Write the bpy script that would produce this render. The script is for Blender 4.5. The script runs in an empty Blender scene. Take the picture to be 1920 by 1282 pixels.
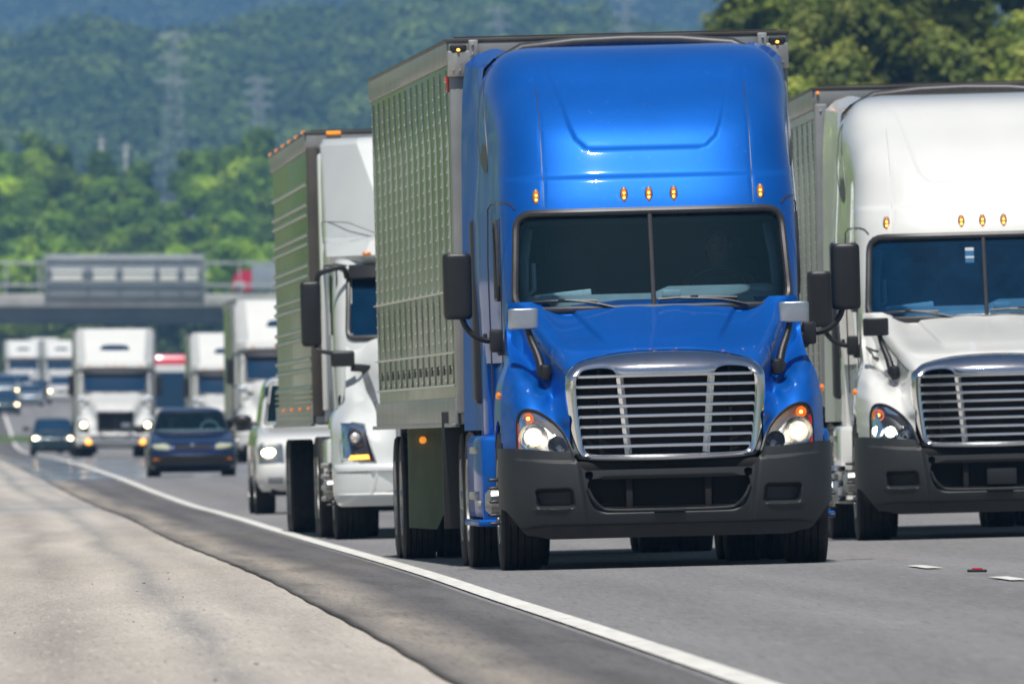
import bpy, bmesh, math, random
import numpy as np
from mathutils import Matrix, Vector
R = math.radians
sc = bpy.context.scene
# ------------------------------------------------------------------ camera
HC = 1.02                                   # lens height over the road
cam_d = bpy.data.cameras.new('camera'); cam = bpy.data.objects.new('camera', cam_d)
sc.collection.objects.link(cam); sc.camera = cam
cam.location = (0, 0, HC)
cam.rotation_euler = (math.pi/2 + math.atan((830-641)/37333.0), 0, 0)
cam_d.sensor_width = 36; cam_d.lens = 700.0
cam_d.clip_start = 1; cam_d.clip_end = 30000
cam_d.dof.use_dof = True; cam_d.dof.focus_distance = 132; cam_d.dof.aperture_fstop = 14
# ------------------------------------------------------------------ light
SUN_EL, SUN_AZ = 66.0, 187.0
w = bpy.data.worlds.new('World'); sc.world = w; w.use_nodes = True
nt = w.node_tree; bg = nt.nodes['Background']
sky = nt.nodes.new('ShaderNodeTexSky'); sky.sky_type = 'NISHITA'; sky.sun_disc = False
sky.sun_elevation = R(SUN_EL); sky.sun_rotation = R(SUN_AZ); sky.air_density = 1.0; sky.dust_density = 1.0
nt.links.new(sky.outputs[0], bg.inputs[0]); bg.inputs[1].default_value = 0.062
sd = bpy.data.lights.new('sun', 'SUN'); so = bpy.data.objects.new('sun', sd); sc.collection.objects.link(so)
sd.energy = 5.0; sd.angle = R(0.5); sd.color = (1, .955, .89)
tosun = Vector((math.sin(R(SUN_AZ))*math.cos(R(SUN_EL)), math.cos(R(SUN_AZ))*math.cos(R(SUN_EL)), math.sin(R(SUN_EL))))
so.rotation_euler = tosun.to_track_quat('Z', 'Y').to_euler(); so.location = (0, 0, 400)
sc.view_settings.view_transform = 'Standard'; sc.view_settings.look = 'None'
sc.view_settings.exposure = 0.0; sc.view_settings.gamma = 1
rnd = random.Random(7); nr = np.random.RandomState(11)
# ------------------------------------------------------------------ helpers
def tag(o, label=None, cat=None, group=None, kind=None):
    if label: o['label'] = label
    if cat: o['category'] = cat
    if group: o['group'] = group
    if kind: o['kind'] = kind
    return o
def pchip(xs, ys):
    xs = np.array(xs, float); ys = np.array(ys, float); h = np.diff(xs); d = np.diff(ys)/h
    m = np.zeros(len(xs)); m[0] = d[0]; m[-1] = d[-1]
    for i in range(1, len(xs)-1):
        if d[i-1]*d[i] > 0:
            w1 = 2*h[i]+h[i-1]; w2 = h[i]+2*h[i-1]; m[i] = (w1+w2)/(w1/d[i-1]+w2/d[i])
    def f(x):
        x = np.clip(np.asarray(x, float), xs[0], xs[-1]); i = np.clip(np.searchsorted(xs, x)-1, 0, len(xs)-2)
        t = (x-xs[i])/h[i]
        return ((1+2*t)*(1-t)**2*ys[i] + t*(1-t)**2*h[i]*m[i] + t*t*(3-2*t)*ys[i+1] + t*t*(t-1)*h[i]*m[i+1])
    return f
def sstep(a, b, x):
    t = np.clip((np.asarray(x, float)-a)/(b-a), 0, 1); return t*t*(3-2*t)
def inpoly(px, py, poly):
    px = np.asarray(px); py = np.asarray(py); c = np.zeros(px.shape, bool); n = len(poly)
    for i in range(n):
        x1, y1 = poly[i]; x2, y2 = poly[i-1]
        if y1 == y2: continue
        c ^= ((y1 > py) != (y2 > py)) & (px < (x2-x1)*(py-y1)/(y2-y1)+x1)
    return c
def sdrect(u, z, cu, cz, hu, hz, r):
    dx = np.abs(u-cu)-hu+r; dz = np.abs(z-cz)-hz+r
    return np.hypot(np.maximum(dx, 0), np.maximum(dz, 0)) + np.minimum(np.maximum(dx, dz), 0) - r
def catmull(pts, n=6, closed=True):
    P = [np.array(p, float) for p in pts]; out = []; L = len(P)
    rng = range(L) if closed else range(L-1)
    for i in rng:
        g = (lambda k: P[k % L]) if closed else (lambda k: P[min(max(k, 0), L-1)])
        p0, p1, p2, p3 = g(i-1), g(i), g(i+1), g(i+2)
        for k in range(n):
            t = k/n
            out.append(.5*((2*p1)+(-p0+p2)*t+(2*p0-5*p1+4*p2-p3)*t*t+(-p0+3*p1-3*p2+p3)*t**3))
    if not closed: out.append(P[-1])
    return [tuple(float(a) for a in q) for q in out]
def mk(name, V, Fc, mats, parent=None, smooth=True, angle=38, mi=None):
    me = bpy.data.meshes.new(name)
    V = np.asarray(V, float)
    me.from_pydata([tuple(map(float, v)) for v in V], [], [tuple(int(i) for i in f) for f in Fc]); me.update()
    if not isinstance(mats, (list, tuple)): mats = [mats]
    for m in mats: me.materials.append(m)
    if mi is not None: me.polygons.foreach_set('material_index', np.asarray(mi, np.int32))
    if smooth:
        me.polygons.foreach_set('use_smooth', [True]*len(me.polygons))
        me.set_sharp_from_angle(angle=R(angle))
    o = bpy.data.objects.new(name, me); sc.collection.objects.link(o)
    if parent: o.parent = parent
    return o
def fastmesh(name, V, n, mat, parent=None, tone=None):          # V: (faces*n,3), n-gons with no sharing
    me = bpy.data.meshes.new(name); k = len(V); f = k//n
    me.vertices.add(k); me.vertices.foreach_set('co', np.asarray(V, np.float32).ravel())
    me.loops.add(k); me.loops.foreach_set('vertex_index', np.arange(k, dtype=np.int32))
    me.polygons.add(f); me.polygons.foreach_set('loop_start', np.arange(0, k, n, dtype=np.int32))
    me.polygons.foreach_set('loop_total', np.full(f, n, np.int32)); me.update(calc_edges=True)
    if tone is not None: me.attributes.new('tone', 'FLOAT', 'FACE').data.foreach_set('value', np.asarray(tone, np.float32))
    me.materials.append(mat)
    o = bpy.data.objects.new(name, me); sc.collection.objects.link(o)
    if parent: o.parent = parent
    return o
class MB:
    def __init__(s): s.V = []; s.F = []; s.M = []
    def add(s, V, F, m=0):
        b = len(s.V); s.V += [tuple(map(float, v)) for v in V]; s.F += [tuple(int(i)+b for i in f) for f in F]; s.M += [m]*len(F); return s
    def box(s, c, d, bev=0, m=0, rot=None, seg=2):
        bm = bmesh.new(); bmesh.ops.create_cube(bm, size=1)
        for v in bm.verts: v.co = Vector((v.co.x*d[0], v.co.y*d[1], v.co.z*d[2]))
        if bev: bmesh.ops.bevel(bm, geom=list(bm.edges), offset=bev, segments=seg, profile=.5, affect='EDGES')
        for v in bm.verts:
            co = v.co
            if rot is not None: co = rot @ co
            v.co = co + Vector(c)
        bm.verts.index_update()
        s.add([v.co for v in bm.verts], [[v.index for v in f.verts] for f in bm.faces], m); bm.free(); return s
    def tube(s, pts, r, n=8, m=0, caps=True, flat=1.0, closed=False):
        P = [Vector(p) for p in pts]; L = len(P); rr = r if isinstance(r, (list, tuple)) else [r]*L
        V = []; up = None
        for i, p in enumerate(P):
            if closed: d = P[(i+1) % L]-P[i-1]
            else: d = (P[min(i+1, L-1)]-P[max(i-1, 0)])
            d.normalize()
            if up is None: up = Vector((0, 0, 1)) if abs(d.z) < .9 else Vector((1, 0, 0))
            a = d.cross(up);
            if a.length < 1e-4: a = d.cross(Vector((0, 1, 0)))
            a.normalize(); b = a.cross(d).normalized(); up = b
            for k in range(n):
                t = 2*math.pi*k/n; V.append(p + a*(math.cos(t)*rr[i]) + b*(math.sin(t)*rr[i]*flat))
        F = []
        for i in range(L if closed else L-1):
            j = (i+1) % L
            for k in range(n): F.append((i*n+k, i*n+(k+1) % n, j*n+(k+1) % n, j*n+k))
        if caps and not closed: F.append(tuple(range(n))[::-1]); F.append(tuple((L-1)*n+k for k in range(n)))
        return s.add(V, F, m)
    def lathe(s, prof, c=(0, 0, 0), axis='x', n=32, m=0):      # prof: (radius, along)
        V = []; F = []
        for i in range(n):
            t = 2*math.pi*i/n
            for r, a in prof:
                if axis == 'x': V.append((c[0]+a, c[1]+r*math.cos(t), c[2]+r*math.sin(t)))
                elif axis == 'y': V.append((c[0]+r*math.cos(t), c[1]+a, c[2]+r*math.sin(t)))
                else: V.append((c[0]+r*math.cos(t), c[1]+r*math.sin(t), c[2]+a))
        k = len(prof)
        for i in range(n):
            j = (i+1) % n
            for q in range(k-1): F.append((i*k+q, i*k+q+1, j*k+q+1, j*k+q))
        return s.add(V, F, m)
    def prism(s, poly, f0, f1, m=0):         # poly of 2D points; f0,f1 map a 2D point to 3D (front/back)
        n = len(poly); V = [f0(*p) for p in poly]+[f1(*p) for p in poly]
        F = [tuple(range(n)), tuple(range(2*n-1, n-1, -1))]+[(i, i+n, (i+1) % n+n, (i+1) % n) for i in range(n)]
        return s.add(V, F, m)
    def ball(s, c, r, n=10, m=0):
        r = r if isinstance(r, (tuple, list)) else (r, r, r)
        V = []; F = []
        for i in range(1, n):
            a = math.pi*i/n
            for k in range(2*n):
                b = math.pi*k/n; V.append((c[0]+r[0]*math.sin(a)*math.cos(b), c[1]+r[1]*math.sin(a)*math.sin(b), c[2]+r[2]*math.cos(a)))
        for i in range(n-2):
            for k in range(2*n): F.append((i*2*n+k, (i+1)*2*n+k, (i+1)*2*n+(k+1) % (2*n), i*2*n+(k+1) % (2*n)))
        F.append(tuple(range(2*n))); F.append(tuple((n-2)*2*n+k for k in range(2*n))[::-1])
        return s.add(V, F, m)
    def build(s, name, mats, parent=None, smooth=True, angle=38):
        return mk(name, s.V, s.F, mats, parent, smooth, angle, s.M)
# ------------------------------------------------------------------ materials
MATS = {}
def pmat(name, col, rough=.5, metal=0, coat=0, emis=None, es=0, noise=0, nscale=8, bump=0, bscale=60, spec=.5, trans=0, crough=.04, dirt=None, nvec=(1, 1, 1), coordn='Object'):
    if name in MATS: return MATS[name]
    m = bpy.data.materials.new(name); m.use_nodes = True; t = m.node_tree; b = t.nodes['Principled BSDF']
    I = b.inputs; I['Coat IOR'].default_value = 1.4; I['Base Color'].default_value = (*col, 1); I['Roughness'].default_value = rough; I['Metallic'].default_value = metal
    I['Coat Weight'].default_value = coat; I['Coat Roughness'].default_value = crough; I['Specular IOR Level'].default_value = spec
    if trans: I['Transmission Weight'].default_value = trans
    if emis: I['Emission Color'].default_value = (*emis, 1); I['Emission Strength'].default_value = es
    tc = t.nodes.new('ShaderNodeTexCoord'); mp = t.nodes.new('ShaderNodeMapping'); mp.inputs['Scale'].default_value = nvec
    t.links.new(tc.outputs[coordn], mp.inputs[0])
    if noise:
        n = t.nodes.new('ShaderNodeTexNoise'); n.inputs['Scale'].default_value = nscale; n.inputs['Detail'].default_value = 6; n.inputs['Roughness'].default_value = .6
        t.links.new(mp.outputs[0], n.inputs[0])
        r = t.nodes.new('ShaderNodeMapRange'); r.inputs[1].default_value = .3; r.inputs[2].default_value = .7
        r.inputs[3].default_value = 1-noise; r.inputs[4].default_value = 1+noise; t.links.new(n.outputs[0], r.inputs[0])
        mx = t.nodes.new('ShaderNodeVectorMath'); mx.operation = 'SCALE'; mx.inputs[0].default_value = col
        t.links.new(r.outputs[0], mx.inputs['Scale']); last = mx.outputs[0]
        if dirt:
            n2 = t.nodes.new('ShaderNodeTexNoise'); n2.inputs['Scale'].default_value = dirt[1]; n2.inputs['Detail'].default_value = 8; n2.inputs['Roughness'].default_value = .75
            t.links.new(mp.outputs[0], n2.inputs[0])
            r2 = t.nodes.new('ShaderNodeMapRange'); r2.inputs[1].default_value = dirt[2]; r2.inputs[2].default_value = dirt[3]; r2.inputs[3].default_value = 0; r2.inputs[4].default_value = dirt[4]
            t.links.new(n2.outputs[0], r2.inputs[0])
            mm = t.nodes.new('ShaderNodeMix'); mm.data_type = 'RGBA'; t.links.new(r2.outputs[0], mm.inputs[0]); t.links.new(last, mm.inputs[6]); mm.inputs[7].default_value = (*dirt[0], 1); last = mm.outputs[2]
            r3 = t.nodes.new('ShaderNodeMapRange'); r3.inputs[3].default_value = rough; r3.inputs[4].default_value = .75; t.links.new(r2.outputs[0], r3.inputs[0]); t.links.new(r3.outputs[0], I['Roughness'])
            if coat:
                r4 = t.nodes.new('ShaderNodeMapRange'); r4.inputs[3].default_value = coat; r4.inputs[4].default_value = .2*coat; t.links.new(r2.outputs[0], r4.inputs[0]); t.links.new(r4.outputs[0], I['Coat Weight'])
        t.links.new(last, I['Base Color'])
    if bump:
        n = t.nodes.new('ShaderNodeTexNoise'); n.inputs['Scale'].default_value = bscale; n.inputs['Detail'].default_value = 4
        t.links.new(mp.outputs[0], n.inputs[0]); bp = t.nodes.new('ShaderNodeBump'); bp.inputs['Strength'].default_value = bump; bp.inputs['Distance'].default_value = .01
        t.links.new(n.outputs[0], bp.inputs['Height']); t.links.new(bp.outputs[0], I['Normal'])
    MATS[name] = m; return m
def glass(name, tint, dark, sky_sheen=(.3, .3, .3), fk=0.0, gloss=1.0):                # clear pane: fresnel gloss over tinted see-through; optional diffuse paints in sky sheen
    if name in MATS: return MATS[name]
    m = bpy.data.materials.new(name); m.use_nodes = True; t = m.node_tree
    for n in list(t.nodes): t.nodes.remove(n)
    out = t.nodes.new('ShaderNodeOutputMaterial'); mix = t.nodes.new('ShaderNodeMixShader'); tr = t.nodes.new('ShaderNodeBsdfTransparent'); gl = t.nodes.new('ShaderNodeBsdfGlossy')
    df = t.nodes.new('ShaderNodeBsdfDiffuse'); df.inputs[0].default_value = (*sky_sheen, 1); m2 = t.nodes.new('ShaderNodeMixShader'); m2.inputs[0].default_value = fk
    t.links.new(tr.outputs[0], m2.inputs[1]); t.links.new(df.outputs[0], m2.inputs[2])
    if fk > .05:
        tc = t.nodes.new('ShaderNodeTexCoord'); nn = t.nodes.new('ShaderNodeTexNoise'); nn.inputs['Scale'].default_value = 2.2; nn.inputs['Detail'].default_value = 9; nn.inputs['Roughness'].default_value = .72; t.links.new(tc.outputs['Object'], nn.inputs[0])
        mr = t.nodes.new('ShaderNodeMapRange'); mr.inputs[1].default_value = .3; mr.inputs[2].default_value = .75; mr.inputs[3].default_value = fk*.5; mr.inputs[4].default_value = fk*1.7; t.links.new(nn.outputs[0], mr.inputs[0]); t.links.new(mr.outputs[0], m2.inputs[0])
    fr = t.nodes.new('ShaderNodeFresnel'); fr.inputs[0].default_value = 1.5; tr.inputs[0].default_value = (*[a*dark for a in tint], 1); gl.inputs['Roughness'].default_value = .02; gl.inputs[0].default_value = (gloss*.8, gloss*.9, gloss, 1)
    t.links.new(fr.outputs[0], mix.inputs[0]); t.links.new(m2.outputs[0], mix.inputs[1]); t.links.new(gl.outputs[0], mix.inputs[2]); t.links.new(mix.outputs[0], out.inputs[0])
    MATS[name] = m; return m
M = {}
M['blue'] = pmat('blue_paint', (.0, .105, .47), .52, .50, .5, spec=.2, crough=.07, noise=.06, nscale=1.5, dirt=((.45, .45, .45), 24, .62, .80, .4))
M['white'] = pmat('white_paint', (.66, .67, .65), .3, 0, 1, noise=.03, nscale=2, dirt=((.5, .48, .44), 9, .62, .85, .35))
M['white2'] = pmat('white_cab_paint', (.62, .65, .64), .3, 0, 1, noise=.04, nscale=1.3, dirt=((.42, .40, .36), 7, .58, .85, .4))
M['plastic'] = pmat('grey_plastic', (.017, .0195, .0215), .5, 0, 0, noise=.12, nscale=4, bump=.15, bscale=400, dirt=((.07, .068, .065), 14, .6, .85, .6))
M['plastic2'] = pmat('black_plastic', (.013, .014, .016), .42, 0, 0, noise=.2, nscale=6, bump=.15, bscale=300, dirt=((.08, .075, .07), 18, .62, .8, .4))
M['rubber'] = pmat('tyre_rubber', (.012, .012, .012), .8, noise=.25, nscale=9, dirt=((.075, .065, .055), 5, .5, .8, .55))
M['sidewall'] = pmat('dusty_sidewall', (.075, .062, .05), .85, noise=.3, nscale=7)
M['black'] = pmat('black_void', (.006, .006, .007), .8)
M['chrome'] = pmat('chrome', (.78, .80, .83), .09, 1, noise=.08, nscale=5, dirt=((.4, .4, .4), 20, .6, .85, .4))
M['chromebar'] = pmat('chrome_bar', (.97, .98, 1.0), .22, 1, bump=.08, bscale=25)
M['silver'] = pmat('silver_shell', (.42, .46, .52), .32, .7, .5, noise=.1, nscale=12)
M['alu'] = pmat('dull_aluminium', (.42, .42, .40), .42, .75, noise=.25, nscale=7)
M['steel'] = pmat('grey_steel', (.17, .18, .19), .5, .3, noise=.25, nscale=5)
M['seal'] = pmat('rubber_seal', (.035, .035, .038), .45, noise=.2, nscale=20)
M['glass'] = glass('windshield_glass', (.70, .92, 1.0), .85, (.08, .22, .30), .05, .45)
M['glass2'] = glass('blue_tint_glass', (.45, .75, 1.0), .85, (.02, .17, .42), .11, .45)  # blue diffuse layer stands in for reflected sky
M['lens'] = glass('clear_lens', (1, 1, 1), .97)
M['dglass'] = pmat('dark_glass', (.008, .014, .02), .03, 0, spec=.6)
M['bglass'] = pmat('deep_blue_glass', (.008, .035, .08), .04, 0, spec=.6)
M['amber'] = pmat('amber_lens', (.55, .13, .01), .2, 0, .8, emis=(1, .32, .03), es=.35)
M['amber_lit'] = pmat('amber_lit', (.8, .3, .02), .3, emis=(1, .42, .06), es=3.2)
M['amber_spot'] = pmat('amber_bulb', (.9, .4, .05), .3, emis=(1, .50, .08), es=6)
M['red'] = pmat('red_lens', (.5, .01, .01), .25, 0, .6, emis=(1, .02, .01), es=.25)
M['red_dull'] = pmat('red_reflector', (.25, .015, .015), .3)
M['bulb'] = pmat('warm_bulb', (1, .9, .7), .3, emis=(1, .84, .58), es=7)
M['bulb_far'] = pmat('distant_headlamp', (1, .85, .6), .3, emis=(1, .72, .38), es=14)
M['amber_dim'] = pmat('amber_dim', (.7, .2, .01), .3, emis=(1, .35, .04), es=.8)
M['bulb_soft'] = pmat('lit_reflector', (1, .9, .75), .3, emis=(1, .82, .55), es=.9)
M['bulbw'] = pmat('white_bulb', (1, 1, .9), .3, emis=(1, 1, .86), es=16)
M['reflector'] = pmat('lamp_reflector', (.85, .85, .82), .22, .5, bump=.5, bscale=45)
M['trim'] = pmat('cab_trim', (.34, .37, .40), .7, noise=.1, nscale=6)
M['pale_panel'] = pmat('pale_grey_panel', (.40, .43, .43), .45)
M['trimd'] = pmat('cab_dark_trim', (.004, .008, .012), .8)
M['trimb'] = pmat('cab_blue_trim', (.003, .03, .08), .8)
M['paper'] = pmat('paper', (.75, .77, .78), .8, noise=.15, nscale=30)
M['skin'] = pmat('skin', (.20, .12, .09), .55)
M['shirt'] = pmat('dark_shirt', (.05, .06, .08), .85)
M['shirt2'] = pmat('pale_shirt', (.35, .33, .30), .85)
M['hair'] = pmat('hair', (.02, .014, .01), .7)
M['tr_side'] = pmat('trailer_side_sheet', (.14, .225, .125), .30, .4, 0, noise=.10, nscale=1.2, dirt=((.30, .29, .25), 4, .5, .8, .4), nvec=(1, .6, 1))  # green of reflected roadside foliage is put into the base colour
M['tr_strip'] = pmat('trailer_seam_strip', (.33, .37, .33), .4, .4, noise=.15, nscale=6)
M['tr_post'] = pmat('trailer_post', (.30, .31, .31), .4, .5, noise=.15, nscale=3)
M['tr_front'] = pmat('trailer_front_sheet', (.33, .38, .43), .4, .3, noise=.08, nscale=2)
M['tr_dark'] = pmat('trailer_dark_post', (.085, .078, .070), .45, .4, noise=.25, nscale=2)
M['rivet'] = pmat('rivet_heads', (.8, .78, .68), .35, .6)
M['olive_slot'] = pmat('vent_slot', (.12, .13, .10), .6)
M['tr_grey'] = pmat('grey_trailer_side', (.33, .35, .34), .35, .3, noise=.1, nscale=1.5)
M['olive'] = pmat('olive_skirt', (.20, .24, .16), .4, .2, noise=.12, nscale=5, nvec=(3, 1, .6))
M['stripe'] = pmat('black_stripe', (.02, .022, .025), .4)
M['carblue'] = pmat('navy_car_paint', (.003, .02, .085), .25, .3, 1)
M['carteal'] = pmat('teal_car_paint', (.008, .04, .055), .3, .3, 1)
M['carsilver'] = pmat('silver_car_paint', (.30, .36, .42), .3, .4, 1)
M['redpaint'] = pmat('red_paint', (.55, .01, .05), .35, 0, .8)
M['creamlamp'] = pmat('cream_lamp', (.5, .52, .40), .15, .2, .8)
# ------------------------------------------------------------------ the lie of the road
EY = [20, 60, 79, 102, 123, 141, 164, 192, 230, 255, 290, 320, 377, 500, 620, 1050, 1230, 1550, 2200, 3000, 12000]
EX = [2.25, 1.36, .93, .40, -.11, -.53, -1.12, -1.86, -2.84, -3.48, -4.5, -5.6, -7.5, -11, -14.4, -26.2, -31.6, -42, -62, -85, -350]
edge = pchip(EY, EX)
Zy = [0, 60, 150, 255, 290, 320, 377, 450, 620, 850, 980, 1050, 1130, 1230, 1400, 1550, 2200, 3500, 5000, 12000]
ex = lambda y: float(edge(y))
Zz = [ -1.02+.026*ex(y)+.00047*y for y in (20, 60, 150, 255)] + [-.975, -.86, -.66, -.56, -.47, -.46, -.36, -.12, .85, 2.3, 3.15, 4.0, 8.5, 14, 20, 40]
zE = pchip(Zy, Zz)
aF = pchip([0, 250, 420, 700, 12000], [.026, .026, .012, .002, .0])
def gz(X, Y):
    dx = np.asarray(X, float)-edge(Y)
    return HC + zE(Y) + aF(Y)*np.clip(dx, -6, 16) - .04*np.clip(np.abs(dx-4)-26, 0, 60)*0
def place(o, X, Y, head, roll=None, dz=0, pitch=0):
    z = float(gz(X, Y)); s = float(gz(X+head*10, Y+10)-z)/10 if pitch is None else (float(gz(X+head*8, Y+8))-float(gz(X, Y)))/8+pitch
    a = float(aF(Y)) if roll is None else roll
    ev = Vector((head, 1, s)).normalized(); eu = Vector((1, -head, a)); n = eu.cross(ev).normalized(); eu = ev.cross(n)
    m = Matrix((( eu.x, ev.x, n.x, X), (eu.y, ev.y, n.y, Y), (eu.z, ev.z, n.z, z+dz), (0, 0, 0, 1)))
    o.matrix_world = m; return o
def empty(name, label=None, cat=None, group=None):
    o = bpy.data.objects.new(name, None); sc.collection.objects.link(o); o.empty_display_size = .5
    return tag(o, label, cat, group)
# ------------------------------------------------------------------ stacked shells
def stack(rows, dz=.03, nf=34, ns=12, widen=None, relief=None, cut=None, p=3.0, pr=3.0, matsel=None, bottom=True):
    """rows: (z, halfwidth, v_front, D_front, v_back, D_back). Returns V,F,mi and the front depth function."""
    rows = sorted(rows); zs = [r[0] for r in rows]
    fn = [pchip(zs, [r[k] for r in rows]) for k in range(1, 6)]
    def F(u, z):
        W, vf, D = fn[0](z), fn[1](z), fn[2](z); t = np.clip(np.abs(u)/W, 0, .9995)
        v = vf + D*(1-(1-t**p)**(1/p))
        return v + (relief(u, z, v) if relief else 0)
    Z = []
    for a, b in zip(zs[:-1], zs[1:]):
        k = max(1, int(math.ceil((b-a)/dz))); Z += list(np.linspace(a, b, k+1)[:-1])
    Z.append(zs[-1]); Z = np.array(Z)
    t1 = np.linspace(0, .88, nf); t2 = .88+.12*np.sin(np.linspace(0, 1, 13)[1:]*math.pi/2)
    T = np.concatenate([t1, t2]); V = []
    for z in Z:
        W, vf, D, vb, Db = [float(f(z)) for f in fn]
        D = min(D, (vb-vf)*.5); Db = min(Db, (vb-vf)*.45)
        u1 = W*T; v1 = vf+D*(1-(1-T**p)**(1/p))
        if relief: v1 = v1+relief(u1, z, v1)*np.where(T > .97, (1-T)/.03, 1)
        sv = np.linspace(vf+D, vb-Db, ns+1)[1:]
        su = np.full(ns, W)
        T2 = T[::-1]; u3 = W*T2[::3]; v3 = vb-Db*(1-(1-T2[::3]**pr)**(1/pr)); u3 = u3; 
        us = np.concatenate([u1, su, u3]); vs = np.concatenate([v1, sv, v3])
        if widen is not None: us = us*widen(vs, z)
        loop = [(a, b) for a, b in zip(us, vs)]; loop += [(-a, b) for a, b in loop[-2:0:-1]]
        V += [(a, b, z) for a, b in loop]
    n = len(loop); V = np.array(V); F2 = []
    for i in range(len(Z)-1):
        for k in range(n):
            j = (k+1) % n; F2.append((i*n+k, i*n+j, (i+1)*n+j, (i+1)*n+k))
    F2 = np.array(F2)
    if cut:
        c = V[F2].mean(axis=1); keep = ~cut(c[:, 0], c[:, 1], c[:, 2]); F2 = F2[keep]
    mi = [0]*len(F2)
    if matsel: c = V[F2].mean(axis=1); mi = list(matsel(c[:, 0], c[:, 1], c[:, 2]).astype(int))
    Fl = [tuple(f) for f in F2]; Fl.append(tuple((len(Z)-1)*n+k for k in range(n))); mi.append(mi[-1] if not matsel else 0)
    if bottom: Fl.append(tuple(range(n))[::-1]); mi.append(0)
    return V, Fl, mi, F
def front_panel(F, poly, off=0.0, n=24):
    """sheet that follows depth function F, outline poly (u,z), scanned in z rows"""
    zs = [p[1] for p in poly]; z0, z1 = min(zs), max(zs)
    def span(z):
        xs = []
        for i in range(len(poly)):
            (x1, y1), (x2, y2) = poly[i-1], poly[i]
            if (y1 > z) != (y2 > z): xs.append(x1+(z-y1)/(y2-y1)*(x2-x1))
        return (min(xs), max(xs)) if xs else None
    V = []; Fc = []; rows = []
    k = 0.5-.5*np.cos(np.linspace(0.02, .98, n)*math.pi); e = (z1-z0)
    for z in z0+e*k:
        s = span(z)
        if s: rows.append((z, s))
    for z, (a, b) in rows:
        for u in np.linspace(a, b, n): V.append((u, float(F(np.array(u), z))+off, z))
    for i in range(len(rows)-1):
        for j in range(n-1): Fc.append((i*n+j, i*n+j+1, (i+1)*n+j+1, (i+1)*n+j))
    return V, Fc
def ring_tube(mb, F, poly, r, off=0, m=0, n=8, flat=1):
    poly = dens(poly)
    mb.tube([(u, float(F(np.array(u), z))+off, z) for u, z in poly], r, n, m, closed=True, flat=flat); return mb
def dens(poly, d=.06):
    out = []
    for i in range(len(poly)):
        a = np.array(poly[i]); b = np.array(poly[(i+1) % len(poly)]); k = max(1, int(np.linalg.norm(b-a)/d))
        out += [tuple(map(float, a+(b-a)*q/k)) for q in range(k)]
    return out
def rrect(hu0, z0, hu1, z1, r, n=5, cu=0, cu1=None):
    """rounded trapezoid: half width hu0 at z0 (bottom), hu1 at z1 (top)"""
    cu1 = cu if cu1 is None else cu1
    C = [(cu+hu0, z0), (cu1+hu1, z1), (cu1-hu1, z1), (cu-hu0, z0)]; out = []
    for i in range(4):
        p = np.array(C[i]); a = np.array(C[i-1])-p; b = np.array(C[(i+1) % 4])-p
        a = a/np.linalg.norm(a); b = b/np.linalg.norm(b)
        for k in range(n+1):
            t = k/n; q = (1-t)**2*(p+a*r)+2*t*(1-t)*p+t*t*(p+b*r); out.append((float(q[0]), float(q[1])))
    return out
def rbf(pts, lam=1e-4):
    P = np.array(pts, float); n = len(P)
    def K(d2): return np.where(d2 > 1e-12, .5*d2*np.log(d2+1e-20), 0)
    d2 = ((P[:, None, :2]-P[None, :, :2])**2).sum(-1); A = np.zeros((n+3, n+3)); A[:n, :n] = K(d2)+lam*np.eye(n)
    A[:n, n] = A[n, :n] = 1; A[:n, n+1:] = P[:, :2]; A[n+1:, :n] = P[:, :2].T
    w = np.linalg.solve(A, np.concatenate([P[:, 2], np.zeros(3)]))
    def f(u, z):
        u, z = np.broadcast_arrays(np.abs(np.asarray(u, float)), np.asarray(z, float)); sh = u.shape; u = u.ravel(); z = z.ravel()
        d = (u[:, None]-P[None, :, 0])**2+(z[:, None]-P[None, :, 1])**2
        return (K(d)@w[:n]+w[n]+w[n+1]*u+w[n+2]*z).reshape(sh)
    return f
def hood_shell(G, Wz, z0, z1, vback, cut, arch, nu=72, nz=64, side=12):
    Z = np.linspace(z0, z1, nz); S = np.linspace(0, 1, nu); V = []
    for z in Z:
        W = float(Wz(z)); u = W*S; v = G(u, z)
        sv = np.linspace(float(v[-1]), vback, side+1)[1:]
        us = np.concatenate([u, np.full(side, W)+.012*np.sin(np.linspace(0, 1, side)*math.pi)]); vs = np.concatenate([v, sv])
        L = list(zip(us, vs)); V += [(-a, b, z) for a, b in L[::-1]]+[(a, b, z) for a, b in L[1:]]
    V = np.array(V); n = len(V)//nz
    F = np.array([(i*n+k, i*n+k+1, (i+1)*n+k+1, (i+1)*n+k) for i in range(nz-1) for k in range(n-1)])
    c = V[F].mean(axis=1); keep = ~(cut(c[:, 0], c[:, 2]) & (c[:, 1] < vback-.3) & (np.abs(c[:, 0]) < Wz(c[:, 2])*.995))
    keep &= ~((np.abs(c[:, 0]) > Wz(c[:, 2])*.985) & (np.hypot(c[:, 1]-arch[0], c[:, 2]-arch[1]) < arch[2]))
    return V, F[keep]
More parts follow.
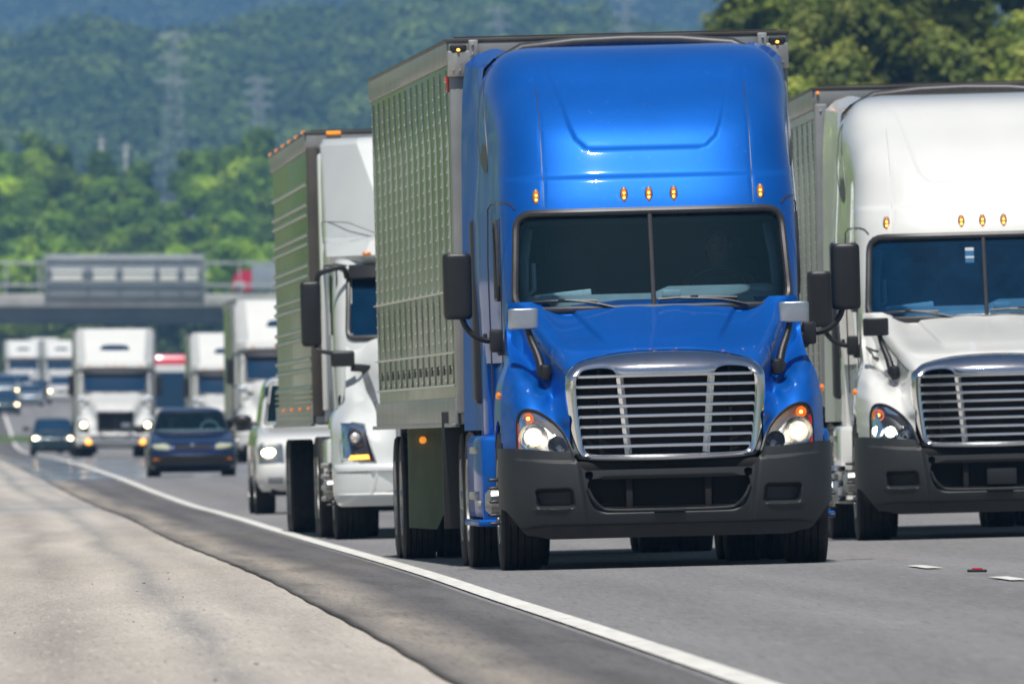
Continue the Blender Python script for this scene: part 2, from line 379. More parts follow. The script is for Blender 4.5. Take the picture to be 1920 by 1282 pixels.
# ------------------------------------------------------------------ wheels
def wheel(parent, u, v, z, r=.52, wd=.28, sgn=-1, style='steer', dual=False, res=36, rim='alu', side='rubber'):
    """axle along local x; sgn = which side the hub faces"""
    w2 = wd/2
    m = MB()
    rr = r*.56
    m.lathe([(rr, -w2*.95*sgn), (rr*.97, w2*.2*sgn), (rr*.9, w2*.45*sgn), (rr*.5, w2*(.75 if style == 'steer' else -.1)*sgn), (rr*.45, w2*(.8 if style == 'steer' else .1)*sgn), (.001, w2*(.8 if style == 'steer' else .1)*sgn)], n=res)
    m.lathe([(rr, -w2*.95*sgn), (rr*1.02, w2*.95*sgn), (rr*1.08, w2*.97*sgn), (rr*1.08, w2*1.02*sgn), (rr*.98, w2*1.0*sgn), (rr*.93, w2*.5*sgn)], n=res)
    hx = w2*(.8 if style == 'steer' else .1)*sgn
    m.lathe([(.11, hx), (.105, hx+.09*sgn), (.06, hx+.13*sgn), (.001, hx+.13*sgn)], n=20)
    for k in range(10):
        a = 2*math.pi*k/10; cy, cz = math.cos(a)*rr*.58, math.sin(a)*rr*.58
        ln = .10 if style == 'steer' else .04
        m.lathe([(.021, hx-.02*sgn), (.021, hx+.03*sgn), (.014, hx+.04*sgn), (.012, hx+ln*sgn), (.001, hx+(ln+.01)*sgn)], c=(0, cy, cz), n=8, m=1)
    o = m.build('wheel', [M[rim], M['plastic2'] if style == 'steer' and rim == 'alu' else M['chrome']], parent); o.location = (u, v, z)
    t = MB()
    def tyre(cx):
        pr = [(rr*1.02, -w2*.9), (rr*1.3, -w2*1.0), (r*.86, -w2*1.03), (r*.955, -w2*.98), (r*.985, -w2*.9)]
        g = 5
        for i in range(g):
            a = -w2*.86+i*(w2*1.72/g); b = a+w2*1.72/g
            pr += [(r, a), (r, b-.012), (r-.014, b-.010), (r-.014, b)]
        pr = pr[:-2]
        pr += [(r*.985, w2*.9), (r*.955, w2*.98), (r*.86, w2*1.03), (rr*1.3, w2*1.0), (rr*1.02, w2*.9)]
        nseg = res*2; k0 = len(pr); V = []; F = []; mi = []
        for i in range(nseg):
            a = 2*math.pi*i/nseg
            for q, (rad, al) in enumerate(pr):
                V.append((cx+al, math.cos(a)*rad, math.sin(a)*rad))
        for i in range(nseg):
            j = (i+1) % nseg
            for q in range(k0-1): F.append((i*k0+q, i*k0+q+1, j*k0+q+1, j*k0+q)); mi.append(1 if q < 2 or q > k0-4 else 0)
        b = len(t.V); t.V += V; t.F += [tuple(x+b for x in f) for f in F]; t.M += mi
    tyre(0)
    if dual: tyre(-(wd+.06)*sgn)
    to = t.build('tyre', [M['rubber'], M[side]], o)
    return o
# ------------------------------------------------------------------ box trailer
def trailer(root, s0, L, kind, X0=0, z0=1.10, z1=4.01, W=1.29, mside='tr_side', mfront='tr_front', mpost='tr_post', head=0, wheels=(12.0, 13.25), detail=True, dx=0, dual=True):
    """box body; local x across, y back, placed under root at distance s0 with its own heading"""
    def P(u, s, z): return (u+dx+head*s, s0+s, z)
    def sub(m, name, mat, parent, angle=38):
        m.V = [P(*v) for v in m.V]; return m.build(name, mat, parent, angle=angle)
    b = MB()
    b.box((0, L/2, (z0+z1)/2), (2*W-.02, L, z1-z0), .03)
    body = sub(b, 'trailer', [M[mside], M[mfront]], root)
    me = body.data
    for f in me.polygons:
        if f.normal.y < -.7: f.material_index = 1
    zb = z0+.16
    r = MB()
    for s in (-1, 1):
        r.box((s*W, L/2, z1-.08), (.035, L+.02, .17), .006)
        r.box((s*(W+.004), L/2, z0+.10), (.035, L+.02, .20), .006)
        r.box((s*(W+.02), L/2, z0-.005), (.07, L, .03), .004)
    r.box((0, -.012, z1-.075), (2*W, .04, .16), .006)
    sub(r, 'roof_rail', M[mpost], body)
    c = MB(); c.box((0, L/2, z1+.018), (2*W+.05, L+.08, .03), .006); c.box((0, .2, z1+.045), (2*W-.1, .1, .01), 0)
    sub(c, 'roof_edge', M['tr_dark'], body)
    for s in (-1, 1): c = MB(); c.box((s*(W-.055), .02, (z0+z1)/2-.02), (.12, .16, z1-z0-.2), .02); sub(c, 'corner_post', M[mpost] if kind != 'ribbed' else M['tr_dark'], body)
    if kind == 'rivet':
        st = MB(); rv = MB(); n = 13; step = (L-1.1)/n
        for s in (-1, 1):
            for k in range(n+1):
                y = .75+k*step
                st.box((s*(W-.005), y, (z0+z1)/2+.05), (.022, step*.10, z1-z0-.5), .003)
                if s < 0:
                    for q in range(24):
                        z = z0+.34+q*(z1-z0-.62)/23; rv.ball((s*(W+.008), y-step*.05, z), (.008, .03, .012), 3)
            for zz in (z0+.30, z0+.55, z0+1.02): 
                st.box((s*(W+.004), L/2, zz), (.016, L-.6, .022), .003)
                if s < 0:
                    for q in range(int(L*4)): rv.ball((s*(W+.014), .4+q*.25, zz), (.008, .03, .009), 3)
            for k in range(n):
                y = .75+(k+.5)*step; st.box((s*(W+.001), y, z0+.42), (.02, step*.30, .07), .004, m=1)
        sub(st, 'seam_strip', [M['tr_strip'], M['olive_slot']], body); sub(rv, 'rivet_row', M['rivet'], body)
        for s in (-1, 1):                # corner castings with rivets
            fr = MB()
            fr.box((s*(W-.085), -.075, z1-.16), (.20, .06, .20), .012)
            fr.box((s*(W-.185), -.08, z1-.08), (.075, .05, .2), .01)
            for q in range(3): fr.ball((s*(W-.18), -.115, z1-.02-q*.07), .012, 4); fr.ball((s*(W-.03-q*.05), -.115, z1-.21), .01, 4)
            fr.box((s*(W-.07), -.07, z1-.055), (.13, .07, .08), .015, m=1)
            sub(fr, 'corner_bracket', [M['alu'], M['plastic2']], body)
        for s in (-1, 1):
            a = MB(); a.ball((s*(W-.07), -.11, z1-.055), (.014, .02, .012), 6); sub(a, 'marker_light', M['amber_lit'], body)
        a = MB(); a.box((-W-.012, .12, z1-.31), (.02, .3, .13), .008); a.box((-W-.022, .12, z1-.28), (.012, .2, .04), .004, m=1); sub(a, 'side_marker', [M['red_dull'], M['red']], body)
    elif kind == 'ribbed':
        st = MB()
        for z in (3.63, 3.42, 3.32, 3.11, 3.02, 2.80, 2.70, 2.48, 2.38, 2.15, 2.06, 1.84, 1.73, 1.55):
            for s in (-1, 1):
                st.tube([(s*(W-.004), .1, z), (s*(W-.004), L-.1, z)], .024, 10)
        for q in range(7):
            for s in (-1, 1): st.box((s*(W+.012), L/2, z0+.03+q*.055), (.03, L-.1, .022), .006)
        sub(st, 'side_rib', M[mside], body)
        rv = MB()
        for q in range(60): rv.ball((-W+.145, -.066, z0+.1+q*(z1-z0-.3)/59), (.008, .008, .008), 3)
        sub(rv, 'rivet_row', M['rivet'], body)
        for q in range(6):
            a = MB(); a.ball((-W-.02, .3+q*L/5.3, z1+.03), (.03, .12, .022), 6); sub(a, 'marker_light', M['amber'], body)
        for q in range(4):
            a = MB(); a.ball((-W-.04, .3+q*L/4.3, z0+.16), (.02, .06, .02), 6); sub(a, 'marker_light', M['amber'], body)
        a = MB(); a.box((-W+.28, -.06, z1+.015), (.15, .05, .035), .012); sub(a, 'marker_light', M['amber_dim'], body)
        a = MB(); a.ball((-W+.68, -.03, z1-.14), (.10, .03, .05), 8); sub(a, 'emblem', M['creamlamp'], body)
        a = MB(); a.ball((-W+1.15, -.03, z1-.12), (.22, .03, .07), 8); sub(a, 'emblem', M['stripe'], body)
    elif kind == 'plain':
        rv = MB()
        for q in range(18): rv.ball((-W+.145, -.066, z1-.24-q*.09), (.012, .012, .012), 4)
        for q in range(6): rv.ball((-W+.05+q*.1, -.066, z1-.18), (.010, .012, .010), 4)
        for k in range(12):
            for q in range(30): rv.ball((-W-.004, .5+k*L/12, z0+.3+q*.09), (.006, .02, .008), 3)
        sub(rv, 'rivet_row', M['rivet'], body)
        st = MB()
        for s in (-1, 1):
            for k in range(12): st.box((s*W, .9+k*L/12, (z0+z1)/2), (.012, .35, z1-z0-.5), .003)
            st.box((s*(W+.004), L/2, z1-.24), (.016, L, .02), .003)
        sub(st, 'seam_strip', M['tr_strip'], body)
        a = MB(); a.ball((-W+.03, -.05, z1-.02), (.015, .02, .015), 6); sub(a, 'marker_light', M['amber_dim'], body)
    # running gear
    un = MB(); un.box((0, L/2, z0-.10), (1.0, L-1, .14), .02)
    for s in (-1, 1): un.box((s*.55, wheels[0]+.6, .78), (.12, 3.4, .34), .02)
    for s in (-1, 1): un.box((s*.75, L*.27, .75), (.12, .14, .75), .02); un.box((s*.75, L*.27, .36), (.25, .25, .04), .01)
    un.box((0, L-.1, .55), (2.2, .1, .1), .01)
    sub(un, 'underframe', M['tr_dark'], body)
    for y in wheels:
        for s in (-1, 1):
            u, v, z = P(s*1.14, y, .51); wheel(root, u, v, z, r=.51, wd=.27, sgn=s, style='drive', dual=dual, res=24 if detail else 14, side='sidewall')
        ax = MB(); ax.tube([(-1.0, y, .51), (1.0, y, .51)], .07, 10); sub(ax, 'axle', M['black'], body)
    return body
def person(parent, u, v, z, shirt='shirt', wheelpos=True, s=1.0, top=False):
    """seated figure looking forward (-y); (u,v,z) is the seat point"""
    J = {'pel': (0, 0, .05, .15), 'sp': (0, .02, .28, .14), 'ch': (0, .0, .48, .16), 'nk': (0, -.01, .60, .065), 'hd': (0, -.03, .70, .085), 'hd2': (0, -.03, .80, .095), 'tp': (0, -.02, .87, .06),
         'sl': (-.19, .0, .52, .075), 'el': (-.27, -.2, .32, .05), 'wl': (-.20, -.42, .38, .032), 'hl': (-.17, -.50, .42, .035),
         'sr': (.19, .0, .52, .075), 'er': (.27, -.2, .32, .05), 'wr': (.20, -.42, .38, .032), 'hr': (.17, -.50, .42, .035),
         'ktl': (-.13, -.42, .10, .085), 'kl': (-.14, -.50, .08, .065), 'al': (-.14, -.62, -.30, .04), 'fl': (-.14, -.80, -.34, .04),
         'ktr': (.13, -.42, .10, .085), 'kr': (.14, -.50, .08, .065), 'ar': (.14, -.62, -.30, .04), 'fr': (.14, -.80, -.34, .04)}
    E = [('pel', 'sp'), ('sp', 'ch'), ('ch', 'nk'), ('nk', 'hd'), ('hd', 'hd2'), ('hd2', 'tp'), ('ch', 'sl'), ('sl', 'el'), ('el', 'wl'), ('wl', 'hl'), ('ch', 'sr'), ('sr', 'er'), ('er', 'wr'), ('wr', 'hr'),
         ('pel', 'ktl'), ('ktl', 'kl'), ('kl', 'al'), ('al', 'fl'), ('pel', 'ktr'), ('ktr', 'kr'), ('kr', 'ar'), ('ar', 'fr')]
    k = list(J); me = bpy.data.meshes.new('body'); me.from_pydata([tuple(c*s for c in J[a][:3]) for a in k], [(k.index(a), k.index(b)) for a, b in E], [])
    o = bpy.data.objects.new('person', me); sc.collection.objects.link(o)
    sm = o.modifiers.new('skin', 'SKIN'); o.modifiers.new('sub', 'SUBSURF').render_levels = 2
    for i, a in enumerate(k): me.skin_vertices[0].data[i].radius = (J[a][3]*s, J[a][3]*s)
    me.skin_vertices[0].data[0].use_root = True
    me.materials.append(M['skin'])
    sh = MB(); 
    prof = [(.0, .62), (.075, .60), (.12, .575), (.20, .53), (.215, .46), (.19, .30), (.18, .1), (.19, 0)]
    sh.lathe([(a*s, b*s) for a, b in prof], axis='z', n=20); sh.V = [(a, b*.66, c) for a, b, c in sh.V]
    for q in (-1, 1): sh.tube([(q*.18*s, 0, .50*s), (q*.24*s, -.1*s, .42*s), (q*.275*s, -.2*s, .33*s), (q*.24*s, -.32*s, .34*s)], [.085*s, .078*s, .068*s, .055*s], 12)
    so_ = sh.build('shirt', M[shirt], o)
    h = MB(); h.ball((0, .0, .81*s), (.102*s, .115*s, .10*s), 8); h.V = [(a, b+.012, c) for a, b, c in h.V]; h.build('hair', M['hair'], o)
    fc = MB(); fc.ball((0, -.128*s, .755*s), (.016*s, .025*s, .03*s), 5)
    for q in (-1, 1): fc.ball((q*.035*s, -.117*s, .785*s), (.016*s, .01*s, .008*s), 5, m=1); fc.ball((q*.098*s, -.02*s, .765*s), (.012*s, .022*s, .035*s), 5)
    fc.box((0, -.118*s, .715*s), (.05*s, .012*s, .012*s), .004*s, m=2)
    fc.build('face', [M['skin'], M['hair'], M['redpaint']], o)
    for q in (-1, 1):
        hd = MB()
        for i in range(4): x = q*(.13+.022*i)*s; hd.tube([(x, -.49*s, .43*s), (x*.97, -.53*s, .44*s), (x*.95, -.545*s, .415*s), (x*.96, -.53*s, .395*s)], .0095*s, 6)
        hd.tube([(q*.14*s, -.46*s, .40*s), (q*.10*s, -.49*s, .42*s), (q*.09*s, -.52*s, .44*s)], .011*s, 6)
        hd.build('fingers', M['skin'], o)
    return o
# ------------------------------------------------------------------ long-nose tractor with rounded roof fairing
def mirror_shell(mb, c, a, b, h, n=28, p=3.4, m=0, cap=.06):
    """upright rounded housing: half width a, half depth b, height h"""
    zs = [0, .02, .05, .10, .5, .9, .95, .98, 1.0]; sc_ = [.80, .93, .985, 1, 1, 1, .985, .93, .80]
    V = []; F = []
    for z, q in zip(zs, sc_):
        for k in range(n):
            t = 2*math.pi*k/n; ct, st = math.cos(t), math.sin(t)
            V.append((c[0]+a*q*math.copysign(abs(ct)**(2/p), ct), c[1]+b*q*math.copysign(abs(st)**(2/p), st), c[2]-h/2+h*z))
    L = len(zs)
    for i in range(L-1):
        for k in range(n): F.append((i*n+k, i*n+(k+1) % n, (i+1)*n+(k+1) % n, (i+1)*n+k))
    F.append(tuple(range(n))[::-1]); F.append(tuple((L-1)*n+k for k in range(n)))
    mb.add(V, F, m); return mb
def loopgrid(mb, loops, m=0, closed=True):
    n = len(loops[0]); V = [p for l in loops for p in l]; F = []
    for i in range(len(loops)-1):
        for k in range(n if closed else n-1): F.append((i*n+k, i*n+(k+1) % n, (i+1)*n+(k+1) % n, (i+1)*n+k))
    return mb.add(V, F, m)
HPTS = [(0,1.60,.30),(0,1.66,.5),(0,1.75,.85),(0,1.84,1.25),(0,1.93,1.62),(0,1.98,1.72),(.20,1.60,.30),(.22,1.66,.50),(.26,1.75,.86),(.3,1.84,1.25),(.34,1.93,1.63),
 (.38,1.585,.33),(.36,1.655,.55),(.40,1.75,.91),(.46,1.84,1.31),(.52,1.93,1.68),(.62,1.53,.34),(.62,1.63,.62),(.66,1.73,.98),(.70,1.83,1.37),(.74,1.93,1.72),
 (.72,1.46,.31),(.79,1.56,.64),(.86,1.67,1.0),(.92,1.79,1.37),(.97,1.90,1.72),(1.0,1.98,1.80),
  (.765,1.42,.52),(.765,1.25,.46),(.81,1.50,.72),(.81,1.38,.72),(.80,1.27,.64),(.87,1.60,1.06),(.87,1.48,1.06),(.86,1.39,.98),(.935,1.72,1.42),(.935,1.60,1.42),(.93,1.49,1.30),
 (.99,1.84,1.76),(.99,1.72,1.74),(.99,1.60,1.58),(1.04,1.66,1.70),(1.08,1.8,1.85),(1.06,1.60,1.45),(.72,1.1,.20),
 (.70,.80,.14),(.72,.92,.18),(.75,1.05,.28),(.80,1.17,.42),(.86,1.29,.62),(.93,1.40,.83),(1.0,1.47,.99),(1.07,1.515,1.12),(1.13,1.48,1.10),
 (1.02,1.38,.74),(1.10,1.38,.80),(1.165,1.35,.98),(.95,1.25,.52),(1.04,1.25,.55),(1.12,1.24,.66),(1.18,1.22,.90),(.88,1.12,.37),(1.0,1.13,.42),(1.1,1.12,.54),(1.18,1.1,.84),
 (.84,1.0,.27),(.95,1.0,.32),(1.05,1.0,.42),(1.12,1.0,.56),(1.185,1.0,.84),(.78,.86,.19),(.9,.86,.25),(1.0,.86,.34),(1.1,.86,.48),(1.185,.86,.82),(.9,.78,.24),(1.185,.78,.82)]
HL = [(.70,.842),(.703,.88),(.735,.97),(.785,1.05),(.85,1.115),(.93,1.168),(1.0,1.188),(1.055,1.175),(1.083,1.11),(1.088,1.0),(1.082,.885),(1.0,.868),(.85,.853)]
ROWS = [(1.55,1.085,1.45,.30,5.1,.2),(1.93,1.10,1.66,.72,5.1,.2),(2.3,1.115,1.84,.76,5.1,.2),(2.64,1.115,2.01,.80,5.1,.2),(2.75,1.11,2.06,.80,5.1,.2),(2.92,1.10,2.155,.85,5.1,.2),
        (3.1,1.09,2.275,.90,5.1,.2),(3.25,1.085,2.40,.95,5.1,.2),(3.4,1.075,2.58,1.0,5.1,.2),(3.62,1.05,2.98,1.1,5.1,.25),(3.76,1.01,3.26,1.2,5.1,.3),(3.85,.95,3.56,1.15,5.1,.3),(3.90,.87,3.90,.9,5.1,.3),(3.925,.76,4.35,.5,5.1,.2)]
def tractor(root, paint, lampstyle='halogen', hm='silver', stripes=False, fogplate=False):
    P = M[paint]
    # ---- hood and fenders
    G0 = rbf(HPTS)
    def G(u, z):
        au = np.abs(u); v = G0(u, z)
        b = sstep(.0, .06, (z-1.60)*.75+.40-au)*sstep(1.60, 1.72, z)       # raised centre panel
        return v - b*0 + .0*au + .10*(1-b)*sstep(1.62, 1.75, z)*sstep(.95, .6, au)
    Wz = pchip([.76, .9, 1.15, 1.25, 1.33, 1.40, 1.47, 1.53, 1.58, 1.65, 1.8, 1.99], [1.19, 1.192, 1.19, 1.185, 1.175, 1.16, 1.135, 1.11, 1.10, 1.095, 1.09, 1.075])
    hl2 = [(a*.99+.008, b) for a, b in HL]
    def cut(u, z): return inpoly(np.abs(u), z, HL) | ((np.abs(u) < .715) & (z < 1.45)) | inpoly(np.abs(u), z, [(-.01, 1.595), (.20, 1.59), (.38, 1.575), (.55, 1.54), (.65, 1.505), (.705, 1.46), (.715, 1.40), (-.01, 1.40)])
    V, F = hood_shell(G, Wz, .76, 1.99, 2.15, cut, (1.25, .52, .60), nu=130, nz=118)
    hood = mk('hood', V, F, P, root, angle=60)
    # ---- cab shell
    def relief(u, z, v):
        au = np.abs(u); r = 0*au
        top = .735-(3.80-z)*.20
        hw = np.interp(z, [3.10, 3.13, 3.20, 3.3, 3.8], [.36, .47, .545, .585, .72])
        d = np.where(z > 3.10, hw-au, -1); ins = sstep(0.0, .045, np.minimum(d, (z-3.10)*1.2))
        r = r + .032*ins*sstep(3.88, 3.7, z)
        br = sstep(2.895, 2.925, z)                       # brow ridge
        r = r + .030*br*sstep(3.3, 2.93, z)
        g = np.exp(-((au-.775)/.006)**2)*.006*(z > 2.68)*(z < 3.75)
        return r+g
    def widen(v, z): return 1+.085*sstep(2.95, 4.2, v)*np.interp(z, [3.6, 3.9], [1, .6])
    WR = pchip([r[0] for r in ROWS], [r[1] for r in ROWS])
    WS = rrect(1.025, 1.925, .985, 2.645, .13)
    WSC = rrect(1.014, 1.937, .976, 2.633, .125)
    DW = [(2.42, 2.12), (2.50, 2.02), (3.0, 2.02), (3.02, 2.55), (2.95, 2.6), (2.62, 2.6), (2.48, 2.45)]
    def ccut(u, v, z): return (inpoly(u, z, WSC) & (v < 2.6)) | (inpoly(v, z, DW) & (np.abs(u) > .9))
    V, F, mi, Fc = stack(ROWS, dz=.018, nf=60, ns=46, widen=widen, relief=relief, cut=ccut, p=3.5, bottom=False)
    cab = mk('cab', V, F, P, root, angle=45)
    fs = lambda u, v_z: None
    # lower cab body, firewall
    lo = MB()
    lo.box((0, 3.6, 1.25), (2.2, 2.9, .62), .05); lo.box((0, 4.5, 1.3), (2.36, 1.1, .9), .06)
    lo.build('lower_cab', P, cab)
    # door shut line, rear-quarter panels and door handle on each side
    for s in (-1, 1):
        d = MB()
        d.tube([(s*u_, float(Fc(np.array(u_), z_))-.002, z_) for u_, z_ in ((.99, 2.68), (1.02, 2.72), (1.05, 2.735), (1.08, 2.74), (1.098, 2.74))]+[(s*1.117, 2.95, 2.74), (s*1.13, 3.2, 2.74), (s*1.155, 3.28, 2.70), (s*1.163, 3.3, 2.3), (s*1.15, 3.3, 1.3)], .006, 6)
        d.tube([(s*1.11, 2.28, 2.62), (s*1.108, 2.28, 1.3)], .005, 6)
        d.build('door_seam', M['seal'], cab)
        w_ = MB(); w_.add([(s*(1.095+.018*min(1, (y-2.4)/.6)), y, z) for y, z in DW], [tuple(range(len(DW)))]); w_.build('side_window', M['dglass'], cab, smooth=False)
        w_ = MB(); w_.tube([(s*1.118, y, z) for y, z in DW], .018, 6, closed=True); w_.build('window_seal', M['seal'], cab)
        sl = catmull([(3.55, 2.98), (3.85, 3.05), (4.2, 3.3), (4.35, 3.6), (4.15, 3.68), (3.85, 3.5), (3.6, 3.2)], 4)
        w_ = MB(); 
        w_.prism(sl, lambda a, b: (s*(float(WR(b)*widen(a, b))-.02), a, b), lambda a, b: (s*(float(WR(b)*widen(a, b))+.004), a, b)); w_.build('sleeper_window', M['seal'], cab)
        hd = MB(); hd.box((s*1.19, 3.5, 1.75), (.03, .16, .05), .01); hd.build('door_handle', M['plastic2'], cab)
        # side extender fairing toward the trailer
        e = MB(); n = 9; lp = []
        prof = [(1.05, 1.0), (1.6, 1.0), (2.4, 1.0), (2.70, 1.0), (3.2, 1.0), (3.6, .99), (3.78, .97), (3.86, .90), (3.90, .80)]
        for q in np.linspace(0, 1, n):
            lp.append([(s*(1.13+.115*q**1.3)*np.interp(z, [1, 3.6, 3.9], [1.03, 1, 1])*k, 4.95+.75*q, z+(.05*q if z > 3.7 else 0)) for z, k in prof])
        loopgrid(e, lp, closed=False)
        b_ = [[(x-s*.03, y, z) for x, y, z in l] for l in lp]; loopgrid(e, b_, closed=False)
        e.build('side_extender', P, cab)
        e = MB(); e.box((s*1.17, 4.95, 1.95), (.12, .4, 1.4), .04); e.build('extender_trim', M['plastic'], cab)
    t = MB()
    t.tube([(-.97, 4.9, 3.83), (-.80, 5.0, 3.925), (-.4, 5.05, 3.965), (0, 5.05, 3.975), (.4, 5.05, 3.965), (.80, 5.0, 3.925), (.97, 4.9, 3.83)], .05, 10)
    t.build('roof_trim', M['seal'], cab)
    # ---- windshield with seal, divider and what shows through it
    Vg, Fg = front_panel(Fc, WS, .012, 40); ws = mk('windshield', Vg, Fg, M['glass' if paint == 'blue' else 'glass2'], root, angle=80)
    s_ = MB(); ring_tube(s_, Fc, WS, .026, -.006, flat=1); s_.tube([(0, float(Fc(np.array(0.), z))+.0, z) for z in np.linspace(1.93, 2.63, 8)], .018, 8)
    ring_tube(s_, Fc, rrect(1.045, 1.905, 1.0, 2.665, .14), .012, .0)
    s_.build('windshield_seal', M['seal'], ws)
    for q in (-1, 1):
        wp = MB(); x0 = .28 if q > 0 else -.30
        a = [(x0+.42*1.0, 1.93), (x0+.22, 1.975), (x0-.08, 1.99)] if q > 0 else [(x0+.0, 1.935), (x0-.15, 1.97), (x0-.38, 2.0)]
        if q < 0: blade = [(-.90, 1.985), (-.68, 1.992), (-.42, 1.985)]
        else: blade = [(.03, 1.985), (.3, 1.995), (.62, 1.985)]
        g = lambda u, z, o=-.03: (u, float(Fc(np.array(u), z))+o, z)
        wp.tube([g(u, z, -.045) for u, z in catmull(a, 4, False)], .010, 6)
        wp.tube([g(u, z, -.02) for u, z in catmull(blade, 4, False)], .013, 6)
        wp.box(g((blade[1][0]), 1.995, -.04), (.06, .03, .03), .006)
        wp.build('wiper', M['plastic2'], ws)
    it = MB()
    it.box((0, 3.25, 2.0), (2.1, .04, 1.3), 0); it.box((0, 2.9, 1.45), (2.1, .9, .04), 0); it.box((0, 2.8, 2.66), (2.0, 1.0, .03), 0)
    for q in (-1, 1): it.box((q*.6, 3.0, 1.9), (.5, .16, .75), .05); it.box((q*.6, 3.0, 2.35), (.28, .1, .22), .04)
    it.box((0, 2.32, 2.60), (1.9, .35, .08), .03)
    it.build('cab_interior', M['trimd'], cab)
    da = MB()
    pts = [(u, float(Fc(np.array(abs(u)), 1.95))+.10, 1.955) for u in np.linspace(-.93, .93, 15)]
    loopgrid(da, [[(x, y, 1.86) for x, y, z in pts], pts, [(x, y+.10+.28*(x > 0.05), z+.08+.05*(x > .05)) for x, y, z in pts], [(x, 2.75, 2.0) for x, y, z in pts]], closed=False)
    for q in (-1, 1): da.tube([(q*.945, 2.17, 1.97), (q*.93, 2.33, 2.3), (q*.89, 2.46, 2.53)], .035, 8, flat=.8)
    da.build('dashboard', M['trim'], cab)
    st = MB(); cs = [(.52+.215*math.cos(a), 2.44+.1*math.sin(a), 2.06+.15*math.sin(a)) for a in np.linspace(0, 2*math.pi, 25)[:-1]]
    st.tube(cs, .016, 8, closed=True); st.tube([(.32, 2.44, 2.06), (.72, 2.44, 2.06)], .014, 6); st.tube([(.52, 2.42, 2.05), (.52, 2.3, 1.95)], .03, 8); st.build('steering_wheel', M['plastic2'], cab)
    pa = MB()
    pa.box((-.66, 2.01, 2.035), (.42, .10, .05), .006, rot=Matrix.Rotation(R(-5), 3, 'Y')); pa.box((.14, 1.88, 2.03), (.14, .04, .05), .008)
    pa.box((-.62, 1.99, 2.0), (.5, .06, .03), .006)
    pa.build('dash_papers', M['paper'], cab)
    cb = MB(); cb.ball((.82, 2.2, 2.03), (.16, .12, .065), 8); cb.tube([(-.86, 2.35, 2.28), (-.86, 2.33, 2.08), (-.90, 2.33, 2.05), (-.98, 2.3, 2.05)], .018, 8); cb.build('cab_fittings', M['trim'], cab)
    if fogplate:
        sk = MB()
        for z, hh in ((2.50, .055), (2.435, .04)):
            c_ = (-.125, float(Fc(np.array(-.125), z))+.02, z); sk.box(c_, (.075, .004, hh*1.4), 0)
        sk.build('window_sticker', M['paper'], ws)
    # ---- marker lights on the brow
    for u in (-.835, -.185, 0, .185, .835):
        y = float(Fc(np.array(u), 2.77)); mb_ = MB(); mb_.ball((u, y, 2.77), (.031, .026, .064), 8); o = mb_.build('light_bezel', M['steel'], None)
        mk_ = MB(); mk_.ball((u, y-.016, 2.77), (.021, .022, .052), 8); l = mk_.build('marker_light', M['amber'], root)
        b2 = MB()
        for dz_ in (-.02, .012): b2.ball((u, y-.034, 2.77+dz_), (.009, .006, .011), 5)
        b2.build('bulb', M['amber_spot'], l); o.parent = l
    # ---- chrome grille
    OUT = [(0,1.608),(.20,1.603),(.38,1.588),(.55,1.555),(.655,1.52),(.715,1.47),(.738,1.40),(.738,1.25),(.722,1.08),(.705,.95),(.69,.87),(.665,.825),(.60,.80),(.35,.79),(0,.785)]
    INN = [(0,1.425),(.20,1.425),(.34,1.43),(.42,1.468),(.56,1.465),(.62,1.44),(.645,1.39),(.645,1.25),(.63,1.08),(.615,.95),(.605,.90),(.585,.865),(.53,.852),(.35,.848),(0,.845)]
    def full(h): return catmull([p for p in h]+[(-a, b) for a, b in h[-2:0:-1]], 4)
    o_, i_ = full(OUT), full(INN); loops = []
    def base(u, z): return .10+.30*abs(u)**2.2+max(0, z-1.42)*.95
    for q, off in ((-.04, .16), (0, .02), (.10, -.02), (.3, -.045), (.6, -.05), (.85, -.035), (.97, -.01), (1.0, .03), (1.0, .18)):
        lp = []
        for (a, b), (c, d) in zip(o_, i_):
            qq = max(q, 0); u = a+(c-a)*qq; z = b+(d-b)*qq
            if q < 0: u, z = a*.99, b-.01*(1 if b > 1.2 else -1)
            lp.append((u, base(u, z)+off, z))
        loops.append(lp)
    g_ = MB(); loopgrid(g_, loops); gr = g_.build('grille', M['chrome'], root, angle=50)
    bk = MB(); bk.box((0, .42, 1.14), (1.40, .02, .8), 0); bk.box((-.48, .36, 1.14), (.02, .1, .7), 0); bk.box((.48, .36, 1.14), (.02, .1, .7), 0); bk.box((0, .36, 1.42), (1.3, .1, .02), 0)
    bk.build('radiator', M['black'], gr)
    br = MB()
    for i in range(8):
        z = .905+.0735*i; hw = float(np.interp(z, [.85, .90, .95, 1.08, 1.25, 1.39, 1.44], [.58, .605, .615, .63, .645, .645, .62]))+.015
        br.tube([(u, .125+.30*abs(u)**2.2, z) for u in np.linspace(-hw, hw, 17)], .0105, 8, flat=1.25)
        br.tube([(u, .155+.30*abs(u)**2.2, z-.006) for u in np.linspace(-hw, hw, 17)], .010, 6, flat=.7)
    for s in (-1, 1):
        br.tube([(s*(.285+.055*q), .165+.01, .85+.60*q) for q in (0, .25, .5, .75, 1)], .026, 4, flat=1)
    br.build('grille_bars', M['chromebar'], gr)
    # ---- bumper
    def BT(u): au = np.abs(u); return .735+.145*sstep(.60, .74, au)+.03*sstep(.75, 1.2, au)-.02*sstep(.1, .0, au)*0
    def BB(u): au = np.abs(u); return .235+.03*sstep(.85, 1.02, au)+.20*sstep(1.02, 1.225, au)
    Wb = 1.225
